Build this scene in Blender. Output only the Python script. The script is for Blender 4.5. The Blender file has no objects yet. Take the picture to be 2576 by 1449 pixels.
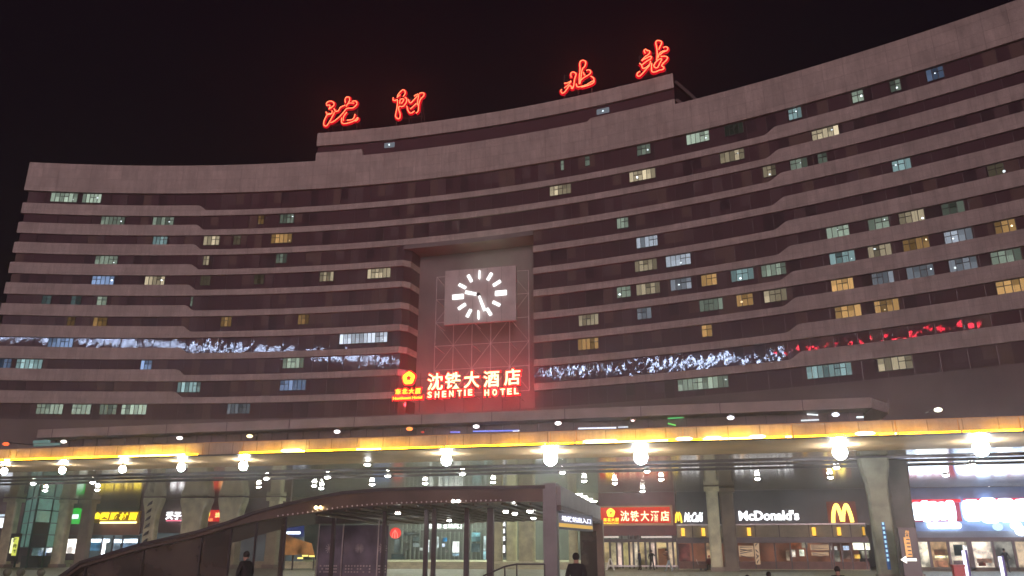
import bpy, math, random
import numpy as np
from mathutils import Vector, Matrix
random.seed(7)
R = math.radians

# ------------------------------------------------------------------ camera, sky, light, exposure
scene = bpy.context.scene
col = scene.collection
F, CX, CY, HOR, YAW, EYE = 2000.0, 1288.0, 724.5, 1388.0, R(13), 1.6
PITCH = math.atan((HOR - CY) / F)
cam_d = bpy.data.cameras.new('camera')
cam_d.sensor_fit = 'HORIZONTAL'; cam_d.sensor_width = 36; cam_d.lens = 36 * F / 2576
cam_d.clip_start = 0.1; cam_d.clip_end = 2000
cam = bpy.data.objects.new('camera', cam_d); col.objects.link(cam)
cam.location = (0, 0, EYE); cam.rotation_euler = (R(90) + PITCH, 0, YAW)
scene.camera = cam

world = bpy.data.worlds.new('World'); scene.world = world; world.use_nodes = True
bg = world.node_tree.nodes['Background']
bg.inputs['Color'].default_value = (0.0036, 0.0016, 0.0040, 1); bg.inputs['Strength'].default_value = 1.0

# the glow of the square and the city behind the photographer
sd = bpy.data.lights.new('city_glow', 'SUN'); sd.energy = 2.45; sd.angle = R(16); sd.color = (1.0, 0.66, 0.66)
so = bpy.data.objects.new('city_glow', sd); col.objects.link(so)
so.rotation_euler = (R(85.5), 0, R(14))
scene.view_settings.view_transform = 'Standard'; scene.view_settings.look = 'None'
scene.view_settings.exposure = 0; scene.view_settings.gamma = 1
scene.render.engine = 'CYCLES'
scene.cycles.use_denoising = True
scene.cycles.sample_clamp_indirect = 4
scene.cycles.max_bounces = 5

# ------------------------------------------------------------------ where a sight line meets a plane
def ray(x, y):
    u = (x - CX) / F; v = (CY - y) / F
    r = np.array([math.cos(YAW), math.sin(YAW), 0.]); fh = np.array([-math.sin(YAW), math.cos(YAW), 0.])
    return fh * math.cos(PITCH) + np.array([0, 0, math.sin(PITCH)]) + u * r + v * (-fh * math.sin(PITCH) + np.array([0, 0, math.cos(PITCH)]))
def at_y(x, y, Y):
    d = ray(x, y); return Vector(d * (Y / d[1])) + Vector((0, 0, EYE))
def at_z(x, y, z):
    d = ray(x, y); return Vector(d * ((z - EYE) / d[2])) + Vector((0, 0, EYE))
CA, CB, CC = -2.8947e-03, -0.242577, 102.29       # plan of the curved front: Y = CA X^2 + CB X + CC
def cy_(X, off=0.0): return CA * X * X + CB * X + CC + off
def on_front(x, y, off=0.0):
    d = ray(x, y); a = CA * d[0] ** 2; b = CB * d[0] - d[1]; c = CC + off
    t = min(r.real for r in np.roots([a, b, c]) if r.real > 0)
    return Vector(d * t) + Vector((0, 0, EYE))
def cn(X):                                        # outward normal (towards the square)
    n = Vector((2 * CA * X + CB, -1, 0)); n.normalize(); return n

# ------------------------------------------------------------------ materials
def pbr(name, c, rough=0.7, metal=0.0, spec=0.5, noise=None, bump=None, alpha=None):
    m = bpy.data.materials.new(name); m.use_nodes = True; nt = m.node_tree; b = nt.nodes['Principled BSDF']
    b.inputs['Base Color'].default_value = (*c, 1); b.inputs['Roughness'].default_value = rough
    b.inputs['Metallic'].default_value = metal; b.inputs['Specular IOR Level'].default_value = spec
    tc = nt.nodes.new('ShaderNodeTexCoord')
    if noise:
        sc, amt = noise
        n = nt.nodes.new('ShaderNodeTexNoise'); n.inputs['Scale'].default_value = sc; n.inputs['Detail'].default_value = 6
        nt.links.new(tc.outputs['Object'], n.inputs['Vector'])
        mr = nt.nodes.new('ShaderNodeMapRange'); mr.inputs[1].default_value = 0.3; mr.inputs[2].default_value = 0.7
        mr.inputs[3].default_value = 1 - amt; mr.inputs[4].default_value = 1 + amt
        nt.links.new(n.outputs['Fac'], mr.inputs[0])
        mx = nt.nodes.new('ShaderNodeMix'); mx.data_type = 'RGBA'; mx.blend_type = 'MULTIPLY'; mx.inputs[0].default_value = 1
        mx.inputs[6].default_value = (*c, 1); nt.links.new(mr.outputs[0], mx.inputs[7]); nt.links.new(mx.outputs[2], b.inputs['Base Color'])
    if bump:
        sc, st = bump
        n = nt.nodes.new('ShaderNodeTexNoise'); n.inputs['Scale'].default_value = sc
        nt.links.new(tc.outputs['Object'], n.inputs['Vector'])
        bp = nt.nodes.new('ShaderNodeBump'); bp.inputs['Strength'].default_value = st; bp.inputs['Distance'].default_value = 0.05
        nt.links.new(n.outputs['Fac'], bp.inputs['Height']); nt.links.new(bp.outputs[0], b.inputs['Normal'])
    if alpha is not None: b.inputs['Alpha'].default_value = alpha
    return m
def tiled(name, c, c2, tw, th, rough=0.6, off=0.0, rotx=True, seam=0.75):
    """cladding of slabs with thin seams and slabs of slightly unequal tone"""
    m = pbr(name, c, rough); nt = m.node_tree; b = nt.nodes['Principled BSDF']
    tc = nt.nodes.new('ShaderNodeTexCoord'); sx = nt.nodes.new('ShaderNodeSeparateXYZ'); cb = nt.nodes.new('ShaderNodeCombineXYZ')
    nt.links.new(tc.outputs['Object'], sx.inputs[0]); nt.links.new(sx.outputs[0], cb.inputs[0])
    nt.links.new(sx.outputs[2 if rotx else 1], cb.inputs[1])
    br = nt.nodes.new('ShaderNodeTexBrick'); nt.links.new(cb.outputs[0], br.inputs['Vector'])
    br.offset = off; br.inputs['Scale'].default_value = 1; br.inputs['Brick Width'].default_value = tw; br.inputs['Row Height'].default_value = th
    br.inputs['Mortar Size'].default_value = 0.03; br.inputs['Color1'].default_value = (*c, 1); br.inputs['Color2'].default_value = (*c2, 1)
    br.inputs['Mortar'].default_value = (c[0] * seam, c[1] * seam, c[2] * seam, 1)
    n = nt.nodes.new('ShaderNodeTexNoise'); n.inputs['Scale'].default_value = 0.35; n.inputs['Detail'].default_value = 8; n.inputs['Roughness'].default_value = 0.7
    nt.links.new(tc.outputs['Object'], n.inputs['Vector'])
    mr = nt.nodes.new('ShaderNodeMapRange'); mr.inputs[1].default_value = 0.3; mr.inputs[2].default_value = 0.7; mr.inputs[3].default_value = 0.8; mr.inputs[4].default_value = 1.2
    nt.links.new(n.outputs['Fac'], mr.inputs[0])
    mx = nt.nodes.new('ShaderNodeMix'); mx.data_type = 'RGBA'; mx.blend_type = 'MULTIPLY'; mx.inputs[0].default_value = 1
    nt.links.new(br.outputs['Color'], mx.inputs[6]); nt.links.new(mr.outputs[0], mx.inputs[7])
    mp = nt.nodes.new('ShaderNodeMapping'); mp.inputs['Scale'].default_value = (1.6, 1.6, 0.22) if rotx else (1, 1, 1); nt.links.new(tc.outputs['Object'], mp.inputs[0])
    n2 = nt.nodes.new('ShaderNodeTexNoise'); n2.inputs['Scale'].default_value = 1.1; n2.inputs['Detail'].default_value = 10; n2.inputs['Roughness'].default_value = 0.75
    nt.links.new(mp.outputs[0], n2.inputs['Vector'])
    m2 = nt.nodes.new('ShaderNodeMapRange'); m2.inputs[1].default_value = 0.3; m2.inputs[2].default_value = 0.7; m2.inputs[3].default_value = 0.72; m2.inputs[4].default_value = 1.22
    nt.links.new(n2.outputs['Fac'], m2.inputs[0])
    mx2 = nt.nodes.new('ShaderNodeMix'); mx2.data_type = 'RGBA'; mx2.blend_type = 'MULTIPLY'; mx2.inputs[0].default_value = 1
    nt.links.new(mx.outputs[2], mx2.inputs[6]); nt.links.new(m2.outputs[0], mx2.inputs[7]); nt.links.new(mx2.outputs[2], b.inputs['Base Color'])
    return m
_em = {}
def emi(c, s, light=True, var=0.0):
    key = (tuple(round(v, 3) for v in c), round(s, 3), light, var)
    if key in _em: return _em[key]
    m = bpy.data.materials.new('lit_' + str(len(_em))); m.use_nodes = True; nt = m.node_tree; nt.nodes.clear()
    e = nt.nodes.new('ShaderNodeEmission'); o = nt.nodes.new('ShaderNodeOutputMaterial'); nt.links.new(e.outputs[0], o.inputs[0])
    e.inputs[0].default_value = (*c, 1); e.inputs[1].default_value = s
    if var:
        tc = nt.nodes.new('ShaderNodeTexCoord'); n = nt.nodes.new('ShaderNodeTexNoise'); n.inputs['Scale'].default_value = var; n.inputs['Detail'].default_value = 3
        nt.links.new(tc.outputs['Object'], n.inputs['Vector'])
        mr = nt.nodes.new('ShaderNodeMapRange'); mr.inputs[1].default_value = 0.35; mr.inputs[2].default_value = 0.65; mr.inputs[3].default_value = 0.25 * s; mr.inputs[4].default_value = 1.5 * s
        nt.links.new(n.outputs['Fac'], mr.inputs[0]); nt.links.new(mr.outputs[0], e.inputs[1])
    if not light: m.cycles.emission_sampling = 'NONE'
    _em[key] = m; return m

GRANITE = tiled('pink_granite', (0.40, 0.36, 0.34), (0.36, 0.33, 0.31), 1.2, 0.9)
PARAPET = tiled('parapet_cladding', (0.40, 0.36, 0.335), (0.34, 0.31, 0.29), 2.4, 1.65, seam=0.6)
GLASS = pbr('strip_glass', (0.092, 0.056, 0.068), 0.02, 0, 0.5, bump=(1.1, 0.05))
GLASSES = [GLASS] * 5 + [pbr('strip_glass_' + n_, c_, 0.02, 0, 0.5, bump=(1.1, 0.05)) for n_, c_ in (('dark', (0.06, 0.04, 0.05)), ('dim', (0.08, 0.05, 0.06)), ('curtained', (0.14, 0.10, 0.095)), ('pale', (0.12, 0.085, 0.095)))]
DARKWALL = pbr('dark_wall', (0.15, 0.12, 0.12), 0.6, noise=(0.2, 0.25))
GREYWALL = pbr('recess_render', (0.18, 0.165, 0.17), 0.8, noise=(0.3, 0.2))
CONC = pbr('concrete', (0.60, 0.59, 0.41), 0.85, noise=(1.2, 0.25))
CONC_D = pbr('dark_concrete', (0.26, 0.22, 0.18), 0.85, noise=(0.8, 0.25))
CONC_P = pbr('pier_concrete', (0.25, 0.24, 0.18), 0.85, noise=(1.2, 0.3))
PAVE = tiled('granite_paving', (0.46, 0.45, 0.35), (0.38, 0.375, 0.30), 1.2, 0.6, 0.5, 0.5, rotx=False)
SOFFIT = tiled('glossy_soffit_panels', (0.62, 0.54, 0.42), (0.54, 0.46, 0.37), 2.4, 1.5, 0.11, 0.0, rotx=False, seam=0.3)
SOFFIT.node_tree.nodes['Principled BSDF'].inputs['Metallic'].default_value = 0.4
SOFFIT.node_tree.nodes['Principled BSDF'].inputs['IOR'].default_value = 1.8
SOFFIT_D = pbr('viaduct_soffit', (0.56, 0.37, 0.19), 0.4, 0.0, 0.15, noise=(0.5, 0.2))
BLACK = pbr('black_fascia', (0.045, 0.04, 0.045), 0.35, noise=(1.0, 0.2))
BURG = pbr('burgundy_panel', (0.22, 0.07, 0.08), 0.5, noise=(1.0, 0.2))
STEEL = pbr('dark_steel', (0.09, 0.075, 0.08), 0.4, 0.5, noise=(3, 0.15))
PALE_STEEL = pbr('pale_steel', (0.6, 0.56, 0.56), 0.4, 0.6, noise=(3, 0.15))
BEIGE = pbr('beige_panel', (0.36, 0.31, 0.22), 0.6, noise=(1.5, 0.15))
CANOPY = pbr('bronze_canopy_sheet', (0.14, 0.105, 0.085), 0.32, 0.3, noise=(0.6, 0.3))
CANOPY_G = pbr('tinted_canopy_glass', (0.085, 0.07, 0.06), 0.12, 0.0, 0.5, noise=(0.8, 0.5), alpha=.86)
FASCIA = tiled('bronze_fascia', (0.50, 0.42, 0.30), (0.40, 0.34, 0.25), 1.6, 5.0, 0.5, seam=0.5)
WHITEBOARD = pbr('clock_board_sheet', (0.52, 0.47, 0.46), 0.6, noise=(0.8, 0.12))
CLEAR = pbr('smoked_clear_glass', (0.10, 0.09, 0.08), 0.08, noise=(1, .3), alpha=.4)
TEAL = pbr('teal_glass', (0.32, 0.66, 0.58), 0.12, noise=(1.0, 0.2))
TEAL.node_tree.nodes['Principled BSDF'].inputs['Emission Color'].default_value = (.35, .8, .66, 1); TEAL.node_tree.nodes['Principled BSDF'].inputs['Emission Strength'].default_value = .16  # faint emission stands in for light inside the shaft

# ------------------------------------------------------------------ mesh helpers
class MB:
    def __init__(s): s.v = []; s.f = []; s.m = []; s.mats = []
    def mi(s, m):
        if m not in s.mats: s.mats.append(m)
        return s.mats.index(m)
    def add(s, vs, fs, m):
        o = len(s.v); s.v += [tuple(v) for v in vs]; k = s.mi(m)
        for f in fs: s.f.append([i + o for i in f]); s.m.append(k)
        return s
    def hexa(s, p, m):   # 8 points: bottom ring 0-3, top ring 4-7
        return s.add(p, [(0, 3, 2, 1), (4, 5, 6, 7), (0, 1, 5, 4), (1, 2, 6, 5), (2, 3, 7, 6), (3, 0, 4, 7)], m)
    def box(s, x0, x1, y0, y1, z0, z1, m):
        return s.hexa([(x0, y0, z0), (x1, y0, z0), (x1, y1, z0), (x0, y1, z0), (x0, y0, z1), (x1, y0, z1), (x1, y1, z1), (x0, y1, z1)], m)
    def quad(s, a, b, c, d, m): return s.add([a, b, c, d], [(0, 1, 2, 3)], m)
    def bar(s, a, b, w, m, d=None):
        a = Vector(a); b = Vector(b); t = (b - a).normalized()
        up = Vector((0, 0, 1)) if abs(t.z) < 0.9 else Vector((0, 1, 0))
        n = t.cross(up).normalized() * (d if d else w) / 2; u = t.cross(n).normalized() * w / 2
        return s.hexa([a - n - u, a + n - u, a + n + u, a - n + u, b - n - u, b + n - u, b + n + u, b - n + u], m)
    def tube(s, pts, r, m, n=8, sy=1.0):
        pts = [Vector(p) for p in pts]; rings = []
        rr = r if isinstance(r, (list, tuple)) else [r] * len(pts)
        for i, p in enumerate(pts):
            t = (pts[min(i + 1, len(pts) - 1)] - pts[max(i - 1, 0)]).normalized()
            a = Vector((0, 1, 0)) if abs(t.y) < 0.9 else Vector((1, 0, 0))
            u = t.cross(a).normalized(); w = t.cross(u).normalized()
            rings.append([p + u * rr[i] * math.cos(2 * math.pi * k / n) + w * rr[i] * sy * math.sin(2 * math.pi * k / n) for k in range(n)])
        vs = [v for rg in rings for v in rg]; fs = []
        for i in range(len(rings) - 1):
            for k in range(n): fs.append((i * n + k, i * n + (k + 1) % n, (i + 1) * n + (k + 1) % n, (i + 1) * n + k))
        fs.append(tuple(range(n))[::-1]); fs.append(tuple((len(rings) - 1) * n + k for k in range(n)))
        return s.add(vs, fs, m)
    def ball(s, c, r, m, nu=12, nv=8, sz=1.0):
        c = Vector(c); vs = [c + Vector((0, 0, r * sz))]
        for j in range(1, nv):
            a = math.pi * j / nv
            vs += [c + Vector((r * math.sin(a) * math.cos(2 * math.pi * k / nu), r * math.sin(a) * math.sin(2 * math.pi * k / nu), r * sz * math.cos(a))) for k in range(nu)]
        vs.append(c - Vector((0, 0, r * sz))); L = len(vs) - 1; fs = []
        for k in range(nu): fs.append((0, 1 + k, 1 + (k + 1) % nu)); fs.append((L, L - nu + (k + 1) % nu, L - nu + k))
        for j in range(nv - 2):
            for k in range(nu): a = 1 + j * nu; fs.append((a + k, a + nu + k, a + nu + (k + 1) % nu, a + (k + 1) % nu))
        return s.add(vs, fs, m)
    def poly(s, pts, y0, y1, m):   # outline in (x, z) given depth from y0 to y1
        n = len(pts); vs = [(x, y0, z) for x, z in pts] + [(x, y1, z) for x, z in pts]
        return s.add(vs, [tuple(range(n)), tuple(range(2 * n - 1, n - 1, -1))] + [(i, i + n, (i + 1) % n + n, (i + 1) % n) for i in range(n)], m)
    def build(s, name, parent=None, smooth=False):
        me = bpy.data.meshes.new(name)
        org = Vector((0, 0, 0)); me.from_pydata(s.v, [], s.f)
        for m in s.mats: me.materials.append(m)
        for p, k in zip(me.polygons, s.m): p.material_index = k; p.use_smooth = smooth
        me.update(); o = bpy.data.objects.new(name, me); col.objects.link(o)
        if parent: o.parent = parent; o.matrix_parent_inverse = Matrix.Translation(-parent.location) if parent.type == 'EMPTY' else Matrix()
        return o
def tag(o, label=None, cat=None, group=None, kind=None):
    if label: o['label'] = label
    if cat: o['category'] = cat
    if group: o['group'] = group
    if kind: o['kind'] = kind
    return o
def empty(name, loc, label, cat, group=None):
    o = bpy.data.objects.new(name, None); col.objects.link(o); o.location = loc; o.empty_display_size = 0.3
    return tag(o, label, cat, group)
def text_mesh(s, size_w, size_h, mat, bold=0.0, depth=0.06, shear=0.0):
    c = bpy.data.curves.new('lettering', 'FONT'); c.body = s; c.resolution_u = 3; c.offset = bold; c.shear = shear
    o = bpy.data.objects.new('lettering', c); col.objects.link(o)
    me = bpy.data.meshes.new_from_object(o.evaluated_get(bpy.context.evaluated_depsgraph_get()))
    bpy.data.objects.remove(o); bpy.data.curves.remove(c)
    xs = [v.co.x for v in me.vertices]; ys = [v.co.y for v in me.vertices]
    x0, x1, y0, y1 = min(xs), max(xs), min(ys), max(ys)
    n = len(me.vertices); vs = [((v.co.x - x0) / (x1 - x0) - .5, (v.co.y - y0) / (y1 - y0) - .5) for v in me.vertices]
    V = [(a * size_w, -depth, b * size_h) for a, b in vs] + [(a * size_w, 0, b * size_h) for a, b in vs]
    fs = [tuple(p.vertices) for p in me.polygons]; out = list(fs)
    cnt = {}
    for f in fs:
        for i in range(len(f)):
            e = (f[i], f[(i + 1) % len(f)]); cnt[tuple(sorted(e))] = cnt.get(tuple(sorted(e)), 0) + 1
    for f in fs:
        for i in range(len(f)):
            e = (f[i], f[(i + 1) % len(f)])
            if cnt[tuple(sorted(e))] == 1: out.append((e[1], e[0], e[0] + n, e[1] + n))
    bpy.data.meshes.remove(me)
    return V, out
def put_text(name, s, pos, w, h, mat, parent, bold=0.0, depth=0.08, ang=0.0, shear=0.0):
    V, fs = text_mesh(s, w, h, mat, bold, depth, shear)
    mb = MB(); ca, sa = math.cos(ang), math.sin(ang)
    mb.add([(pos[0] + x * ca - y * sa, pos[1] + x * sa + y * ca, pos[2] + z) for x, y, z in V], fs, mat)
    return mb.build(name, parent)
def text_at(name, s, x0, y0, x1, y1, Y, mat, parent, **k):    # lettering filling a box on the plane at depth Y
    a = at_y((x0 + x1) / 2, (y0 + y1) / 2, Y); l = at_y(x0, (y0 + y1) / 2, Y); r = at_y(x1, (y0 + y1) / 2, Y)
    t = at_y((x0 + x1) / 2, y0, Y); b = at_y((x0 + x1) / 2, y1, Y)
    return put_text(name, s, a, r.x - l.x, t.z - b.z, mat, parent, **k)

# ------------------------------------------------------------------ ground
g = MB(); g.box(-600, 600, -200, 700, -0.5, 0, PAVE); tag(g.build('pavement'), kind='structure')
st = MB()
for i in range(4): st.box(-75, -9, 78.6 + i * 0.35, 79, -0.1, 0.16 * (i + 1), CONC) if i < 1 else st.box(-75, -9.0, 78.6 + i * 0.35, 103, 0.16 * i + 0.004, 0.16 * (i + 1), CONC)
tag(st.build('steps'), kind='structure')

# ------------------------------------------------------------------ the curved station building
B = empty('station_building', (-31, 107, 0), 'huge curved station block with dark window strips between pale stone bands', 'building')
XL, XR, XA, XB, RL, RR_ = -102.9, 44.5, -75.5, 12.2, -41.2, -21.3
def span(a, b, step=1.5):
    n = max(1, int(abs(b - a) / step + 0.5)); return [a + (b - a) * i / n for i in range(n + 1)]
def wallcurve(mb, xs, z0, z1, off, thick, mat):
    """solid following the front; z0/z1 may be functions of X"""
    f0 = z0 if callable(z0) else (lambda x: z0); f1 = z1 if callable(z1) else (lambda x: z1)
    vs = []
    for x in xs:
        y = cy_(x) + off; vs += [(x, y, f0(x)), (x, y, f1(x)), (x, y + thick, f1(x)), (x, y + thick, f0(x))]
    fs = []
    for i in range(len(xs) - 1):
        a = 4 * i; b = a + 4
        fs += [(a, b, b + 1, a + 1), (a + 1, b + 1, b + 2, a + 2), (a + 2, b + 2, b + 3, a + 3), (a + 3, b + 3, b, a)]
    fs += [(0, 1, 2, 3), tuple(4 * (len(xs) - 1) + k for k in (3, 2, 1, 0))]
    mb.add(vs, fs, mat)
bandz = [53.05 - 3.385 * k for k in range(10)]
def band_top(zb):
    def f(x):
        hi, lo = zb + 1.85, zb + 0.95
        if x <= XA - 0.6 or x >= XB + 1.0: return hi
        if x >= XA + 0.9 and x <= XB - 0.9: return lo
        if x < 0: t = (x - (XA - 0.6)) / 1.5
        else: t = 1 - (x - (XB - 0.9)) / 1.9
        t = min(1, max(0, t)); t = t * t * (3 - 2 * t); return hi + (lo - hi) * t
    return f
def xs_band(a, b):
    xs = [x for x in span(a, b, 2.0)]
    for e in (XA, XB):
        if a < e < b: xs += [e + d for d in (-1.1, -0.8, -0.5, -0.2, 0.1, 0.4, 0.7, 1.0, 1.3)]
    return sorted(set(round(x, 3) for x in xs))
RECD = 3.9
zrec_top = 45.75
def ret(mb, z0, z1, mat, off):      # the return into the clock recess, with its cut corner
    xa, ya = RL - 0.6, cy_(RL - 0.6) + off
    P = [(xa, ya), (RL + 0.35, ya + 1.0), (RL + 0.75, ya + RECD + 0.3)]
    for i in range(2):
        (x0, y0), (x1, y1) = P[i], P[i + 1]
        mb.hexa([(x0, y0, z0), (x1, y1, z0), (x1 - 0.5, y1 + 0.1, z0), (x0 - 0.5, y0 + 0.5, z0), (x0, y0, z1), (x1, y1, z1), (x1 - 0.5, y1 + 0.1, z1), (x0 - 0.5, y0 + 0.5, z1)], mat)
# bands
for k, zb in enumerate(bandz):
    mb = MB(); f = band_top(zb)
    if zb < zrec_top - 0.1:
        wallcurve(mb, xs_band(XL, RL - 0.6), zb, f, -0.35, 0.9, GRANITE); ret(mb, zb, zb + 0.95, GRANITE, -0.35); mb.build('stone_band', B); mb = MB()
        wallcurve(mb, xs_band(RR_, XR), zb, f, -0.35, 0.9, GRANITE)
    else:
        wallcurve(mb, xs_band(XL, XR), zb, f, -0.35, 0.9, GRANITE)
    mb.build('stone_band', B)
# window strips: panes that are never quite in one plane
def strip(z0, z1, x0, x1):
    mb = MB(); xs = span(x0, x1, 1.25)
    for i, (a, b) in enumerate(zip(xs[:-1], xs[1:])):
        if i % 2 == 0 and i: mb.box(a - 0.03, a + 0.03, cy_(a) - 0.05, cy_(a) + 0.1, z0, z1, STEEL)
        j = [random.uniform(-1, 1) * 0.0026 for _ in range(4)]
        zm = z0 + (z1 - z0) * 0.36
        def pt(x, z, q): n = cn(x); return (x + n.x * q, cy_(x) + n.y * q, z)
        gm = random.choice(GLASSES)
        mb.quad(pt(a, z0, j[0]), pt(b, z0, j[1]), pt(b, zm, j[2]), pt(a, zm, j[3]), random.choice((GLASS, gm)))
        j = [random.uniform(-1, 1) * 0.0032 for _ in range(4)]
        mb.quad(pt(a, zm, j[0]), pt(b, zm, j[1]), pt(b, z1, j[2]), pt(a, z1, j[3]), gm)
    return mb
levels = [(bandz[0] + 0.9, 57.05)] + [(bandz[k + 1] + 0.9, bandz[k] + 0.05) for k in range(9)] + [(20.2, bandz[9] + 0.05)]
for z0, z1 in levels:
    if z1 < zrec_top + 1.5:
        mb = strip(z0, z1, XL + 0.3, RL - 0.5); ret(mb, z0, z1, GLASS, 0.1); mb.build('window_strip', B); mb = strip(z0, z1, RR_, XR - 0.2)
    else: mb = strip(z0, z1, XL + 0.3, XR - 0.2)
    mb.build('window_strip', B)
# parapet, core, recess
mb = MB(); wallcurve(mb, span(XL - 0.1, XR), 57.0, lambda x: 62.0, -0.5, 1.2, PARAPET); mb.build('parapet', B)
mb = MB(); wallcurve(mb, span(XL + 0.2, RL - 0.9, 3), 0, 61.5, 0.6, 16, DARKWALL); wallcurve(mb, span(RL - 0.9, RR_, 3), 0, 61.5, RECD + 0.8, 12, DARKWALL)
wallcurve(mb, span(RR_, XR - 0.1, 3), 0, 61.5, 0.6, 16, DARKWALL); mb.build('core_wall', B)
mb = MB(); wallcurve(mb, span(RL - 0.6, RR_ + 0.01, 2), 12, zrec_top, RECD, 0.5, GREYWALL); mb.build('recess_wall', B)
mb = MB(); wallcurve(mb, span(RL - 0.6, RR_, 2), zrec_top, 46.2, 0.0, RECD + 0.5, GREYWALL); wallcurve(mb, span(RL-0.6, RR_, 2), 45.6, bandz[2] + 0.0, -0.3, 0.5, GREYWALL); mb.build('recess_lintel', B)
mb = MB(); wallcurve(mb, span(XL + 0.1, XR - 0.1, 2), 8, 20.25, -0.1, 0.6, DARKWALL); mb.build('lower_wall', B)
# roof storey behind the red characters
PX0, PX1 = -57.4, 0.3
mb = MB(); wallcurve(mb, span(PX0, PX1), 64.75, 67.1, -0.5, 1.0, PARAPET); mb.build('roof_storey_band', B)
def pstep(x):
    if x < -49.5 or x > -12.2: return 63.6 if x < 0 - 12.5 else 62.9
    return 62.35
mb = MB(); wallcurve(mb, [PX0, -52, -49.6, -49.4, -49.0] + span(-48, -14, 3) + [-13.2, -12.6, -12.1, -11.5, -6, PX1], 61.8, lambda x: 63.5 if x <= -49.6 else (62.9 if x >= -12.1 else 62.4), -0.45, 1.0, PARAPET); mb.build('roof_storey_sill', B)
mb = MB(); wallcurve(mb, span(PX0, PX1), 62, 64.8, 0.0, 10, GLASS); wallcurve(mb, [PX0 + 0.1, -40, -20, PX1 - 0.1], 64.7, 67.0, 0.5, 9.4, DARKWALL); mb.build('roof_storey_wall', B)
mb = MB(); mb.bar((PX1 + 0.2, cy_(PX1) + 1, 66.5), (PX1 + 4.5, cy_(PX1) + 2.5, 62.1), 0.5, STEEL); mb.build('roof_stair', B); mb = MB(); mb.bar((PX1 + 0.2, cy_(PX1) + 6, 66.5), (PX1 + 4.5, cy_(PX1) + 6, 62.1), 0.5, STEEL); mb.build('roof_stair', B)

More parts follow.
